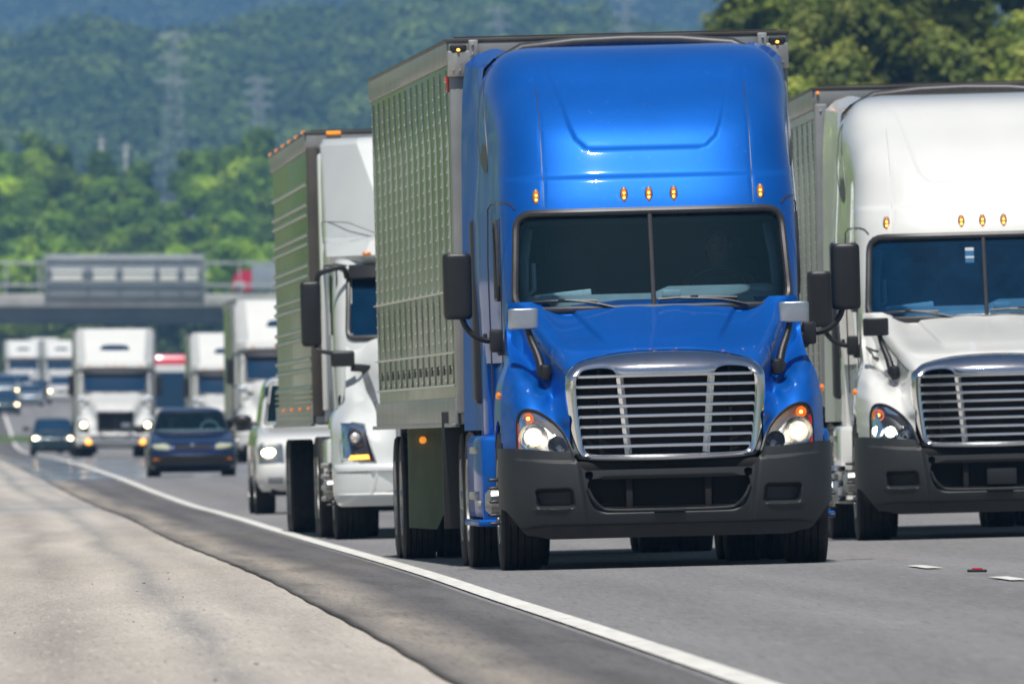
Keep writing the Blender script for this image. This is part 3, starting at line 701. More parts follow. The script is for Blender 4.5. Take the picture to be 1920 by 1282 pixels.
    def BV(u, z):
        au = np.abs(u); t = np.clip(au/Wb, 0, .9995); v = .02+.66*(1-(1-t**3.0)**(1/3.0))
        v = v+.10*((z-.55)/.35)**2*np.where(z < .55, 1, .5)
        v = v-.035*sstep(.60, .655, au+ (0.55-z)*.12)
        line = .80+.03*sstep(.72, 1.2, au)
        v = v+.022*sstep(line-.008, line+.008, z)*sstep(.64, .72, au)*sstep(1.16, 1.06, au)
        pk = sdrect(au-(z-.53)*.12, z, .835, .535, .135, .068, .03); v = v+.075*sstep(.01, -.025, pk)
        lip = np.exp(-((z-.455)/.012)**2)*sstep(.16, .10, np.abs(au-.86)); v = v-.012*lip
        v = v+.05*sstep(.345, .325, z+.02*sstep(.9, 1.1, au))
        it_ = sdrect(au, z, 0, .58-.03, .0+.55, .10, .10); v = v+.03*sstep(.045, .0, it_)
        return v
    n1, n2 = 300, 96; V = []; F = []
    us = Wb*np.concatenate([-np.sin(np.linspace(math.pi/2, .0, n1//2+1))*1, np.sin(np.linspace(0, math.pi/2, n1//2+1))[1:]])
    us = np.concatenate([np.linspace(-1.16, 1.16, n1-19)]); us = np.concatenate([-1.16-.065*np.sin(np.linspace(1, 0, 10)*math.pi/2)[:-1], us, 1.16+.065*np.sin(np.linspace(0, 1, 10)*math.pi/2)[1:]])
    for t_ in np.linspace(0, 1, n2):
        z = BB(us)+(BT(us)-BB(us))*t_; v = BV(us, z); V += list(zip(us, v, z))
    nn = len(us); V = np.array(V)
    # sides run back to the wheel arch
    F = np.array([(i*nn+k, i*nn+k+1, (i+1)*nn+k+1, (i+1)*nn+k) for i in range(n2-1) for k in range(nn-1)]); c = V[F].mean(axis=1)
    au = np.abs(c[:, 0]); IN = [(.0, .665), (.585, .67), (.60, .62), (.565, .53), (.50, .465), (.42, .445), (0, .440)]
    hole = inpoly(au, c[:, 2], IN) | (np.hypot(au-.585+.0, c[:, 2]-.70) < .031)
    F = F[~hole]; mi = (c[~hole][:, 2] < .335+.02*sstep(.9, 1.1, np.abs(c[~hole][:, 0]))).astype(int)
    for sgn, col in ((-1, 0), (1, nn-1)):
        b = len(V); rows = V[[i*nn+col for i in range(n2)]]
        back = rows+np.array([0, 1, 0])*(np.clip(.78-rows[:, 1], .02, 1))[:, None]; V = np.vstack([V, back])
        F = np.vstack([F, [(i*nn+col, (i+1)*nn+col, b+i+1, b+i) for i in range(n2-1)]]); mi = np.concatenate([mi, (rows[:-1, 2] < .33).astype(int)])
    # top ledge
    b = len(V); rows = V[[(n2-1)*nn+k for k in range(nn)]]; V = np.vstack([V, rows+np.array([0, .14, -.01])]); F = np.vstack([F, [((n2-1)*nn+k, (n2-1)*nn+k+1, b+k+1, b+k) for k in range(nn-1)]]); mi = np.concatenate([mi, np.zeros(nn-1, int)])
    bp = mk('bumper', V, F, [M['plastic'], M['plastic2']], root, angle=40, mi=mi)
    im = MB(); im.box((0, .16, .56), (1.24, .02, .27), 0)
    for q in range(9): im.box((0, .14, .46+.025*q), (1.2, .02, .008), 0)
    for s in (-1, 1): im.box((s*.29, .11, .56), (.05, .06, .24), .01)
    im.build('intake_mesh', M['black'], bp)
    lp = MB(); lp.tube([(u, float(BV(np.array(u), .45))-.012, z) for u, z in catmull([(-.595, .60), (-.56, .525), (-.50, .462), (-.42, .44), (-.1, .436), (.1, .436), (.42, .44), (.50, .462), (.56, .525), (.595, .60)], 5, False)], .013, 8)
    lp.build('intake_lip', M['plastic'], bp)
    tp = MB(); tp.box((0, .035, .432), (.23, .05, .02), .005); tp.build('tow_cover', M['plastic'], bp)
    if fogplate: tp = MB(); tp.box((.02, .08, .545), (.26, .03, .15), .01); tp.build('plate_holder', M['plastic2'], bp)
    lb = MB(); lb.box((0, .35, .76), (1.5, .4, .08), .02); lb.box((0, .75, .70), (1.9, .5, .5), .03); lb.box((0, 3, .55), (.9, 4.5, .3), .02)
    for s in (-1, 1): lb.box((s*.82, .62, .80), (.4, .4, .10), .02); lb.tube([(s*.4, .9, .42), (s*.4, 1.9, .42)], .07, 8)
    lb.box((0, 1.25, .52), (1.8, .16, .16), .03); lb.box((0, 5.2, .75), (1.0, 5.5, .3), .03)
    for s in (-1, 1): lb.box((s*.8, 1.95, 1.0), (.65, .06, .9), .02)
    lb.build('chassis', M['black'], root)
    # ---- headlights
    for s in (-1, 1):
        gu = lambda u, z, o=0.: (s*u, float(G(np.array(u), z))+o, z)
        Gs = lambda u, z: G(u, z)
        Vg, Fg = front_panel(G, HL, .002, 26); Vg = [(s*a, b, c) for a, b, c in Vg]; 
        ho = mk('headlight', Vg, Fg, M['lens'], root, angle=80)
        hb = MB(); V2, F2 = front_panel(G, HL, .10, 14); hb.add([(s*a, b, c) for a, b, c in V2], F2)
        loopgrid(hb, [[gu(u, z, .0) for u, z in HL], [gu(u, z, .11) for u, z in HL]])
        hb.build('lamp_bowl', M['reflector'] if lampstyle == 'halogen' else M['plastic2'], ho)
        sl_ = MB(); sl_.tube([gu(u, z, -.004) for u, z in catmull(HL, 3)], .012, 6, closed=True); sl_.build('lamp_seal', M['plastic2'], ho)
        def cup(u, z, r, mat, dep=.05, bulb=None, br=.4, name='reflector'):
            y = float(G(np.array(u), z)); a = MB(); a.lathe([(r, -.0), (r*1.04, -.012), (r*1.0, -.016), (r*.93, 0), (r*.7, dep*.6), (r*.3, dep), (.001, dep*1.05)], c=(s*u, y+.045, z), axis='y', n=28)
            o = a.build(name, M[mat], ho)
            if bulb: a = MB(); a.ball((s*u, y+.03, z), (r*br, r*.25, r*br), 8); a.build('bulb', M[bulb if bulb != 'bulb' else 'bulb_soft'], ho)
            if bulb == 'bulb':
                for q_ in (-.3, .05, .38): a = MB(); a.ball((s*(u-.01)+r*q_*.9, y+.012, z-.01), (r*.15, r*.1, r*(.5-.3*abs(q_))), 8); a.build('bulb', M['bulb'], ho)
        if lampstyle == 'halogen':
            cup(.975, .985, .105, 'chrome', bulb='bulb', br=.66); cup(.805, .925, .066, 'steel'); cup(1.005, 1.125, .04, 'amber', bulb='amber_spot', br=.35)
            a = MB(); a.tube([gu(1.073, z, .02) for z in (.90, 1.0, 1.10)], .012, 6); a.build('side_reflector', M['red'], ho)
            for q in range(6):
                a_ = MB(); x = .91+.026*q; a_.box((s*x, float(G(np.array(x), .98))+.03, .985), (.006, .006, .15), 0); a_.build('lamp_fluting', M['lens'], ho) if q in (1, 3, 5) else None
        else:
            cup(1.03, .955, .055, 'chrome', bulb='bulbw', br=.75); cup(.925, .95, .055, 'chrome', bulb='bulbw', br=.75); cup(.81, .915, .06, 'chrome'); cup(1.02, 1.095, .052, 'amber', bulb='amber_spot', br=.3)
        ca = MB(); ca.ball((s*1.195, 1.05, 1.30), (.022, .045, .03), 6); ca.build('turn_signal', M['amber'], root)
    # ---- hood latches, badge area, hood seam
    for s in (-1, 1): hs = MB(); hs.tube([(s*.78, float(Fc(np.array(.78), z))-.001, z) for z in np.linspace(2.69, 3.72, 30)], .0035, 5); hs.build('panel_seam', M['seal'] if paint == 'blue' else M['pale_panel'], cab)
    hs = MB()
    for s in (-1, 1): hs.tube([(s*u, float(G(np.array(u), z))-.002, z) for u, z in ((.745, 1.47), (.80, 1.54), (.87, 1.65), (.93, 1.77), (.975, 1.88))], .005, 5)
    hs.build('hood_seam', M['seal'], hood)
    # ---- mirrors
    for s in (-1, 1):
        mm = MB(); mirror_shell(mm, (s*1.445, 1.98, 2.12), .108, .09, .49)
        mo = mm.build('mirror', M['plastic2'], root)
        mg = MB(); mg.box((s*1.445, 2.075, 2.12), (.17, .008, .42), .003); mg.build('mirror_glass', M['dglass'], mo)
        ar = MB(); ar.tube(catmull([(s*1.42, 1.98, 1.90), (s*1.39, 1.98, 1.82), (s*1.32, 1.98, 1.745), (s*1.24, 2.0, 1.715), (s*1.15, 2.02, 1.715)], 4, False), .023, 10)
        ar.box((s*1.165, 2.03, 1.71), (.10, .16, .17), .02); ar.box((s*1.12, 2.06, 1.66), (.08, .2, .12), .02); ar.build('mirror_arm', M['plastic2'], mo)
        h_ = MB(); mirror_shell(h_, (s*1.0, 1.0, 1.862), .112, .06, .155, p=3.6)
        h2 = h_.build('hood_mirror', M['silver' if hm == 'silver' else 'plastic2'], root)
        st_ = MB(); st_.tube(catmull([(s*.97, 1.0, 1.79), (s*.945, .98, 1.70), (s*.90, .92, 1.58), (s*.875, .86, 1.47), (s*.86, .80, 1.44)], 4, False), [.022+.0012*i for i in range(17)], 10)
        st_.lathe([(.001, -.02), (.05, -.02), (.055, .0), (.055, .02), (.001, .025)], c=(s*.865, .76, 1.47), axis='y', n=18); st_.V = [(a, b, c) for a, b, c in st_.V]
        st_.box((s*.855, .78, 1.46), (.07, .10, .12), .02)
        st_.build('mirror_stalk', M['plastic2'], h2)
    # ---- running gear and side fairings
    for s in (-1, 1):
        wheel(root, s*1.055, 1.25, .52, sgn=s, wd=.30)
        for y in (5.55, 6.85): wheel(root, s*1.14, y, .52, sgn=s, wd=.27, style='drive', dual=True)
        f = MB()
        f.box((s*1.19, 3.45, .70), (.22, 2.7, .62), .05); f.box((s*1.20, 3.45, .36), (.26, 2.74, .05), .015); f.box((s*1.17, 2.14, .66), (.24, .06, .66), .02)
        f.build('side_fairing', P if paint != 'blue' else P, root)
        f = MB(); f.box((s*1.30, 3.2, .56), (.06, 1.2, .06), .01); f.build('step', M['alu'], root)
        f = MB(); f.box((s*1.29, 3.2, .9), (.06, 1.2, .05), .01); f.build('step', M['alu'], root)
        f = MB(); f.box((s*1.28, 2.3, .50), (.10, .22, .05), .012); f.build('step', M['alu'], root)
        f = MB(); f.box((s*1.14, 7.5, .75), (.5, .02, .9), .005); f.build('mud_flap', M['plastic2'], root)
        f = MB(); f.tube([(s*1.165, 1.0+.66*math.cos(a)+.25, .52+.66*math.sin(a)) for a in np.linspace(.1, 1.75, 12)], .02, 8); f.build('wheel_arch_trim', M['plastic2'], root)
    if stripes:
        f = MB()
        for q in range(2):
            z = 1.66-.06*q; f.tube([(-1.10+.0*q, 1.95, z+.05), (-1.0, 1.55, z+.0), (-.97, 1.45, z-.01)], .012, 5)
            f.box((-1.14, 2.6, z+.07), (.012, 1.2, .028), 0)
        f.build('stripe', M['stripe'], cab)
        for q in range(3): f = MB(); f.box((-1.335, 2.2+.0*q, .38+.13*q), (.16, .5, .055), .02); f.build('chrome_step', M['chrome'], root)
    return Fc
# ------------------------------------------------------------------ aero tractor with flat wedge fairing and black grille
VH = [(0,1.48,.32),(0,1.60,.6),(0,1.80,1.2),(0,2.02,1.85),(.3,1.48,.33),(.3,1.60,.62),(.35,1.80,1.22),(.4,2.02,1.87),(.58,1.44,.36),(.62,1.58,.7),(.70,1.78,1.28),(.78,2.0,1.92),
 (.64,1.36,.42),(.71,1.52,.90),(.81,1.70,1.40),(.90,1.92,1.95),(.66,1.18,.38),(.74,1.30,.72),(.88,1.46,1.25),(.98,1.72,1.8),(1.02,1.95,2.02),
 (1.06,1.35,1.02),(.95,1.345,.88),(.86,1.24,.60),(1.14,1.31,1.1),(1.20,1.2,.92),(1.1,1.18,.55),(.97,1.18,.50),(.85,1.02,.30),(1.0,1.0,.36),(1.13,1.0,.48),(1.22,1.0,.78),
 (.62,.78,.14),(.62,1.0,.2),(.85,.78,.22),(1.0,.78,.28),(1.14,.78,.42),(1.225,.78,.7)]
def wedge_tractor(root, paint='white2', res=1.0, slot=True, lit=True, amberlow=False, mir='plastic2', dark_bumper=True, wide=False):
    P = M[paint]; G = rbf(VH)
    Wz = pchip([.76, 1.1, 1.2, 1.28, 1.34, 1.38, 1.46, 1.6, 2.05], [1.23, 1.228, 1.215, 1.18, 1.12, 1.08, 1.065, 1.05, 1.03])
    HP = [(1.135, 1.165), (1.02, 1.168), (.905, 1.15), (.86, .97), (.805, .775), (.95, .78), (1.135, .79), (1.145, .95)]
    def cut(u, z): return ((np.abs(u) < .56) & (z < 1.42) & (z > .82)) | inpoly(np.abs(u), z, HP)
    V, F = hood_shell(G, Wz, .76, 2.05, 2.2, cut, (1.3, .52, .60), nu=int(80*res), nz=int(80*res))
    hood = mk('hood', V, F, P, root, angle=50)
    rows = [(1.3,1.14,1.7,.5,4.6,.2),(2.0,1.15,1.86,.55,4.6,.2),(2.3,1.15,1.98,.6,4.6,.2),(2.74,1.13,2.22,.6,4.6,.2),(2.80,1.12,2.26,.6,4.6,.2)]
    WSC = rrect(.99, 2.03, .955, 2.70, .09); WS = rrect(1.01, 2.01, .975, 2.72, .09)
    V, F, mi, Fc = stack(rows, dz=.03/res, nf=int(40*res), ns=12, cut=lambda u, v, z: inpoly(u, z, WSC) & (v < 2.6), p=3.2, bottom=False)
    cab = mk('cab', V, F, P, root, angle=45)
    FR = [(2.76, .80, 2.20, 2.75), (2.84, .82, 2.12, 2.75), (2.98, .76, 2.17, 3.0), (3.03, .60, 2.24, 3.45), (3.5, .70, 2.72, 3.75), (3.97, .84, 3.26, 4.12), (4.02, .83, 3.34, 4.18), (4.04, .80, 3.45, 4.25)]
    if wide: FR = [(z, {.60: .90, .70: .93}.get(cw, .97), vf, min(sv, vf+.45)) for z, cw, vf, sv in FR]
    fz_ = [r[0] for r in FR]; Ff = lambda u, z: np.interp(z, fz_, [r[2] for r in FR])+.05*np.minimum(np.abs(u)/np.interp(z, fz_, [r[1] for r in FR]), 1)**3
    lp = []
    for z, cw, vf, sv in FR:
        e_ = .025 if z > 4.0 else 0
        h = [(t*cw, vf+.05*t**3) for t in np.linspace(0, 1, 9)]+[(cw+.03, vf+.10), (1.16-e_, sv-.04), (1.19-e_, sv+.04), (1.19-e_, 5.0), (.6, 5.02)]
        lp.append([(x, y, z) for x, y in h]+[(-x, y, z) for x, y in h[:0:-1]])
    rf = MB(); loopgrid(rf, lp); rf.add(lp[-1], [tuple(range(len(lp[-1])))]); rf.build('roof_fairing', P, cab, angle=24)
    sm = MB()
    for s in (-1, 1): sm.tube([(s*1.195, 4.9, 3.2), (s*1.19, 3.6, 3.2), (s*.96, 3.0, 3.18), (s*.63, 2.3, 3.03), (s*.3, 2.26, 3.03), (0, 2.245, 3.03)], .004, 5)
    for s in (-1, 1): sm.tube([(s*1.15, 4.5, 2.79), (s*1.15, 3.0, 2.79), (s*1.0, 2.55, 2.79)], .008, 5)
    sm.build('fairing_seam', M['seal'], cab)
    Vg, Fg = front_panel(Fc, WS, .01, 24); ws = mk('windshield', Vg, Fg, M['bglass'] if res < .9 else M['glass2'], root, angle=80)
    s_ = MB(); ring_tube(s_, Fc, WS, .03, 0); 
    s_.build('windshield_seal', M['seal'], ws)
    vz = MB(); loopgrid(vz, [[(u, float(Fc(np.array(u), 2.7))-d, z) for u in np.linspace(-.98, .98, 15)] for z, d in ((2.75, .0), (2.74, .12), (2.62, .16), (2.60, .14), (2.70, .02))], closed=False)
    vz.build('sun_visor', M['plastic2'] if res > .9 else M['seal'], cab)
    it = MB(); it.box((0, 3.1, 2.1), (2.1, .04, 1.5), 0); it.box((0, 2.7, 1.5), (2.1, .9, .04), 0)
    for q in (-1, 1): it.box((q*.55, 2.95, 2.0), (.5, .16, .9), .05)
    it.build('cab_interior', M['trimd'], cab)
    da = MB(); da.box((0, 2.5, 1.95), (1.9, .5, .12), .03); da.build('dashboard', M['trim'], cab)
    if slot:
        so_ = MB(); sh = catmull([(-.44, 3.42), (-.40, 3.50), (-.2, 3.53), (.2, 3.53), (.40, 3.50), (.44, 3.42), (.40, 3.36), (-.40, 3.36)], 3)
        Vs, Fs = front_panel(Ff, sh, -.012, 10); so_.add(Vs, Fs); so_.build('roof_vent', M['bglass'], cab)
    for u in (-.8, -.25, 0, .25, .8):
        a = MB(); a.ball((u, float(Ff(np.array(u), 2.86))-.01, 2.86), (.05, .03, .018), 6); a.build('marker_light', M['amber'], root)
    g_ = MB(); gp = rrect(.575, .83, .575, 1.44, .07)
    ring_tube(g_, G, gp, .026, -.01); gr = g_.build('grille', M['steel'], root)
    bk = MB(); bk.box((0, .5, 1.13), (1.16, .02, .66), 0)
    bk.build('radiator', M['black'], gr)
    br = MB()
    for q in range(9): br.box((0, .30, .88+q*.065), (1.12, .02, .012), 0)
    br.box((0, .28, 1.14), (.06, .02, .6), 0); br.box((.32, .27, 1.02), (.28, .01, .12), 0, m=1); br.build('grille_bars', [M['plastic2'], M['silver']], gr)
    # bumper
    def BVf(u, z):
        au = np.abs(u); t = np.clip(au/1.235, 0, .9995); v = .0+.6*(1-(1-t**3)**(1/3))+.10*((z-.6)/.3)**2
        v = v+.018*sstep(.0, .02, .115-np.abs(z-.575))*(au > .0)*sstep(.02, .03, np.abs(au-.80-.25*(.6-z)))*sstep(.02, .03, np.abs(au-.50-.25*(.6-z)))
        return v
    brs = [(.34,1.16,.08,.5,1.0,.1),(.38,1.20,.04,.55,1.0,.1),(.5,1.23,.0,.6,1.0,.1),(.72,1.232,.02,.6,1.0,.1),(.76,1.22,.05,.6,1.0,.1)]
    V, F, mi, Fb = stack(brs, dz=.015, nf=70, ns=3, relief=lambda u, z, v: .016*sstep(.0, .012, .115-np.abs(z-.575))*(1-np.exp(-((np.abs(u)-.82-.25*(.6-z))/.012)**2)-np.exp(-((np.abs(u)-.5-.25*(.6-z))/.012)**2)), p=3.0,
        cut=lambda u, v, z: (np.abs(u) > .9) & (v > .64) & (v > .75))
    bp = mk('bumper', V, F, P if not dark_bumper else P, root, angle=30)
    if not dark_bumper:
        for a0, a1 in ((-1.08, -.87), (-.84, -.55), (-.52, .52), (.55, .84), (.87, 1.08)): c_ = MB(); loopgrid(c_, [[(u+.25*(.57-z)*(1 if u < 0 else -1)*(abs(u) > .3), float(Fb(np.array(u), z))-.006, z) for u in np.linspace(a0, a1, 9)] for z in np.linspace(.465, .685, 6)], closed=False); c_.build('bumper_panel', M['pale_panel'], bp)
    if dark_bumper:
        c_ = MB(); loopgrid(c_, [[(u, float(Fb(np.array(u), z))-.015, z) for u in np.linspace(-1.05, 1.05, 21)] for z in (.60, .66, .72)], closed=False); c_.build('bumper_step', M['steel'], bp)
        c_ = MB(); c_.tube([(u, float(Fb(np.array(u), .55))-.03, .55) for u in np.linspace(-.8, .8, 15)], .045, 8); c_.build('bumper_chrome', M['chrome'], bp)
        c_ = MB(); c_.box((0, .3, .38), (2.2, .5, .16), .03); c_.build('bumper_skirt', M['black'], bp)
        for s in (-1, 1):
            a = MB(); a.ball((s*.84, float(Fb(np.array(.84), .50))-.03, .50), (.09, .05, .09), 8); a.build('fog_lamp', M['amber_lit'] if lit else M['creamlamp'], root)
    for s in (-1, 1):
        Vg, Fg = front_panel(G, HP, .0, 14); ho = mk('headlight', [(s*a, b, c) for a, b, c in Vg], Fg, M['lens'], root, angle=80)
        hb = MB(); V2, F2 = front_panel(G, HP, .09, 8); hb.add([(s*a, b, c) for a, b, c in V2], F2); loopgrid(hb, [[(s*u, float(G(np.array(u), z)), z) for u, z in HP], [(s*u, float(G(np.array(u), z))+.1, z) for u, z in HP]])
        hb.build('lamp_bowl', M['plastic2'], ho)
        a = MB(); a.tube([(s*u, float(G(np.array(u), z))-.003, z) for u, z in HP], .010, 6, closed=True); a.build('lamp_seal', M['steel'], ho)
        y = float(G(np.array(1.0), 1.0)); a = MB(); a.lathe([(.075, .0), (.08, -.02), (.07, 0), (.04, .03), (.001, .04)], c=(s*1.0, y+.05, 1.02), axis='y', n=20); a.lathe([(.055, .0), (.06, -.02), (.05, 0), (.001, .03)], c=(s*.95, y+.03, .90), axis='y', n=20); a.build('reflector', M['chrome'], ho)
        a = MB(); a.ball((s*1.0, y+.04, 1.02), (.05 if not lit else .075, .03, .05 if not lit else .075), 8); a.build('bulb', M['bulb_far'] if lit else M['reflector'], ho)
        if amberlow:
            poly = [(1.11, .80), (1.11, .845), (.875, .85), (.865, .805)]; Vg, Fg = front_panel(G, poly, .02, 6); mk('turn_signal', [(s*a_, b, c) for a_, b, c in Vg], Fg, M['amber_lit'], ho)
        elif lit:
            a = MB(); a.ball((s*1.1, .7, .93), (.04, .05, .10), 6); a.build('turn_signal', M['amber'], root)
        # mirrors
        mm = MB(); mm.box((s*1.37, 2.25, 2.27), (.205, .14, .66), .045, seg=3); mo = mm.build('mirror', M[mir], root)
        mg = MB(); mg.box((s*1.37, 2.325, 2.27), (.17, .01, .60), 0); mg.build('mirror_glass', M['dglass'], mo)
        ar = MB(); ar.tube(catmull([(s*1.30, 2.25, 2.58), (s*1.28, 2.22, 2.66), (s*1.18, 2.2, 2.70), (s*1.04, 2.2, 2.72), (s*1.0, 2.25, 2.62)], 4, False), .028, 8)
        ar.tube(catmull([(s*1.33, 2.25, 1.96), (s*1.30, 2.2, 1.90), (s*1.15, 2.1, 1.87), (s*1.0, 2.0, 1.87)], 4, False), .022, 8); ar.build('mirror_arm', M['plastic2'], mo)
        lm = MB(); lm.box((s*1.08, 1.5, 1.81), (.24, .13, .16), .03, seg=3); l2 = lm.build('hood_mirror', M['plastic2'] if mir == 'plastic2' and res > .9 else M['silver'], root)
        ar = MB(); ar.tube(catmull([(s*1.0, 1.5, 1.72), (s*.88, 1.48, 1.71), (s*.78, 1.42, 1.68), (s*.70, 1.3, 1.56), (s*.68, 1.2, 1.48)], 4, False), .03, 8, flat=1.3); ar.build('mirror_stalk', M['plastic2'], l2)
        if res > .9:
            lv = MB(); lv.prism([(.84, 1.70), (.90, 1.70), (.86, 1.5), (.79, 1.32), (.76, 1.22), (.73, 1.24), (.78, 1.5)], lambda a_, b: (s*a_, float(G(np.array(a_), b))-.02, b), lambda a_, b: (s*a_, float(G(np.array(a_), b))+.04, b)); lv.build('hood_louvre', M['steel'], hood)
        wheel(root, s*1.05, 1.3, .52, sgn=s, wd=.32, res=28 if res > .9 else 16)
        for y_ in (5.6, 6.9): wheel(root, s*1.14, y_, .52, sgn=s, wd=.27, style='drive', dual=True, res=24 if res > .9 else 14)
        f = MB(); f.box((s*1.17, 3.6, .72), (.16, 2.4, .6), .05); f.build('side_fairing', P, root)
        for q in range(4 if res > .9 else 1): f = MB(); f.box((s*1.24, 2.25, .42+.11*q), (.14, .3, .05), .015); f.build('step', M['alu'], root)
        d = MB(); d.tube([(s*1.0, 2.3, 2.74), (s*1.1, 2.5, 2.76), (s*1.145, 2.9, 2.76)], .01, 6); d.tube([(s*1.10, 2.4, 2.7), (s*1.11, 2.4, 1.4)], .010, 6); d.build('door_seam', M['seal'], cab)
        w_ = MB(); w_.box((s*1.155, 3.1, 2.35), (.02, .9, .6), .008); w_.build('side_window', M['dglass'], cab)
    lo = MB(); lo.box((0, 3.3, 1.2), (2.25, 2.4, .6), .05); lo.build('lower_cab', P, cab)
    for s in (-1, 1): e = MB(); e.box((s*1.19, 4.95, 2.6), (.05, .7, 2.6), .02); e.build('side_extender', P, cab)
    lb = MB(); lb.box((0, .8, .70), (1.9, .6, .5), .03); lb.box((0, 3.5, .6), (1.1, 6, .3), .02); lb.box((0, 1.3, .5), (1.8, .2, .2), .04)
    for s in (-1, 1): lb.box((s*.8, 2.0, 1.0), (.65, .06, .9), .02)
    lb.build('chassis', M['black'], root)
# ------------------------------------------------------------------ cars and pickups
def car(root, paint, body, gh, glassz, W, L, lamps, lit, bumper='same', wr=.31, wheels=(.85, 3.4), glassmat='glass', amber=None, grille=None, mirror=True, crew=0, res=1):
    P = M[paint]; za, zb, ha, hb = glassz
    wx = wheels
    V, F, mi, Fb = stack(body, dz=.03, nf=30, ns=24, p=2.8, cut=lambda u, v, z: (np.abs(u) > W*.55) & ((np.hypot(v-wx[0], z-wr) < wr*1.18) | (np.hypot(v-wx[1], z-wr) < wr*1.18)) & (z < wr*2.3) & (v > .12), bottom=False)
    bo = mk('body', V, F, P, root, angle=40)
    WSC = rrect(ha, za, hb, zb, .05); side = lambda u, v, z: ((z > za+.02) & (z < zb-.01) & (np.abs(u) > 0)).astype(int)
    fnW = pchip([r[0] for r in sorted(gh)], [r[1] for r in sorted(gh)])
    def ms(u, v, z):
        s_ = (np.abs(u) > .93*fnW(z)) & (z > za+.02) & (z < zb-.02) & (v < gh[0][4]-.6)
        pil = (np.abs(v-(gh[0][4]+gh[0][2])/2-.2) < .05) | (v < gh[2][2]+.30)
        return (s_ & ~pil).astype(int)
    V, F, mi, Fc = stack(gh, dz=.02, nf=30, ns=30, p=3.0, cut=lambda u, v, z: inpoly(u, z, WSC) & (v < gh[-1][2]+.3), matsel=ms, bottom=False)
    mk('greenhouse', V, F, [P, M['dglass']], bo, angle=40, mi=mi)
    WS = rrect(ha+.02, za-.02, hb+.02, zb+.02, .05); Vg, Fg = front_panel(Fc, WS, .004, 16); ws = mk('windshield', Vg, Fg, M[glassmat], root, angle=80)
    s_ = MB(); ring_tube(s_, Fc, WS, .014, -.002); s_.build('windshield_seal', M['seal'], ws)
    it = MB(); yb = gh[0][4]-.9
    it.box((0, (yb+gh[0][2])/2+.2, za-.16), (W*1.6, yb-gh[0][2]+.6, .04), 0); it.build('interior', M['trimd'], bo)
    d = MB(); d.box((0, gh[0][2]+.45, za-.02), (W*1.6, .35, .08), .03)
    st = [(.36+.17*math.cos(a), gh[0][2]+.7, za+.02+.16*math.sin(a)) for a in np.linspace(0, 6.283, 17)[:-1]]; d.tube(st, .014, 6, closed=True); d.build('dashboard', M['trim'], bo)
    for q in (-1, 1):
        a = MB(); a.box((q*.36, gh[0][2]+1.25, za-.0), (.46, .14, .5), .05); a.box((q*.36, gh[0][2]+1.27, za+.30), (.24, .09, .16), .03); a.build('seat', M['trimd'], bo)
    for s in (-1, 1):
        hl = [(s*a, b) for a, b in lamps]; Vg, Fg = front_panel(Fb, hl, -.012, 10); Vg = np.array(Vg)
        h = mk('headlight', Vg, Fg, M['lens'], root); hb_ = MB(); V2, F2 = front_panel(Fb, hl, -.004, 8); hb_.add(V2, F2); hb_.build('lamp_bowl', M['creamlamp'] if not lit else M['reflector'], h)
        a = MB(); a.tube([(u, float(Fb(np.array(u), z))-.006, z) for u, z in hl], .010, 6, closed=True); a.build('lamp_seal', M['steel'], h)
        if lit:
            cu = sum(a for a, b in hl)/len(hl); cz = sum(b for a, b in hl)/len(hl)
            a = MB(); a.ball((cu, float(Fb(np.array(cu), cz))-.02, cz), (.10, .03, .06), 8); a.build('bulb', M[lit], h)
        if amber:
            z, a0, a1 = amber; a = MB(); a.tube([(s*u, float(Fb(np.array(u), z))-.01, z) for u in np.linspace(a0, a1, 6)], .028, 6); a.build('turn_signal', M['amber'], root)
        if mirror:
            y = gh[1][2]+.25; a = MB(); a.ball((s*(W+.13), y, za+.04), (.13, .07, .085), 8); a.tube([(s*(W-.08), y, za), (s*(W+.05), y, za+.01)], .035, 6); a.build('mirror', M['plastic2'], root)
        for y in wx: wheel(root, s*(W-.13), y, wr, r=wr, wd=.22 if W < .9 else .27, sgn=s, style='drive', res=18, rim='alu')
        dl = MB(); 
        for y in (wx[0]+.55, (wx[0]+wx[1])/2+.25): dl.tube([(s*(W+.001), y, z) for z in (body[0][0]+.1, za-.12)], .006, 4)
        dl.build('door_seam', M['seal'], bo)
    if grille:
        z0, z1, hw = grille; a = MB(); loopgrid(a, [[(u, float(Fb(np.array(u), z))-.012, z) for u in np.linspace(-hw, hw, 11)] for z in (z0, (z0+z1)/2, z1)], closed=False); g = a.build('grille', M['black'], root)
        a = MB(); a.ball((0, float(Fb(np.array(0.), z1))-.03, z1), (.05, .02, .035), 6); a.build('emblem', M['chrome'], g)
    if bumper != 'same':
        z0, z1, mt = bumper; a = MB(); loopgrid(a, [[(u, float(Fb(np.array(u), z))-d, z) for u in np.linspace(-W*.985, W*.985, 25)] for z, d in ((z0, .0), (z0+.02, .05), (z1-.02, .06), (z1, .0))], closed=False); a.build('bumper', M[mt], root)
    u_ = MB(); u_.box((0, L/2, body[0][0]+.08), (W*1.35, L*.9, .1), .02); u_.box((0, .5, body[0][0]+.02), (W*1.6, .6, .16), .03); u_.build('underbody', M['black'], root)
SEDAN_B = [(.20,.76,.16,.35,4.25,.3),(.28,.81,.04,.42,4.35,.3),(.42,.84,.0,.45,4.4,.3),(.54,.84,.03,.45,4.4,.3),(.64,.83,.08,.45,4.4,.3),(.71,.81,.20,.45,4.4,.3),(.77,.795,.48,.4,4.38,.3),(.83,.78,.85,.35,4.35,.3),(.89,.76,1.18,.3,4.3,.3),(.93,.73,1.4,.3,4.2,.3)]
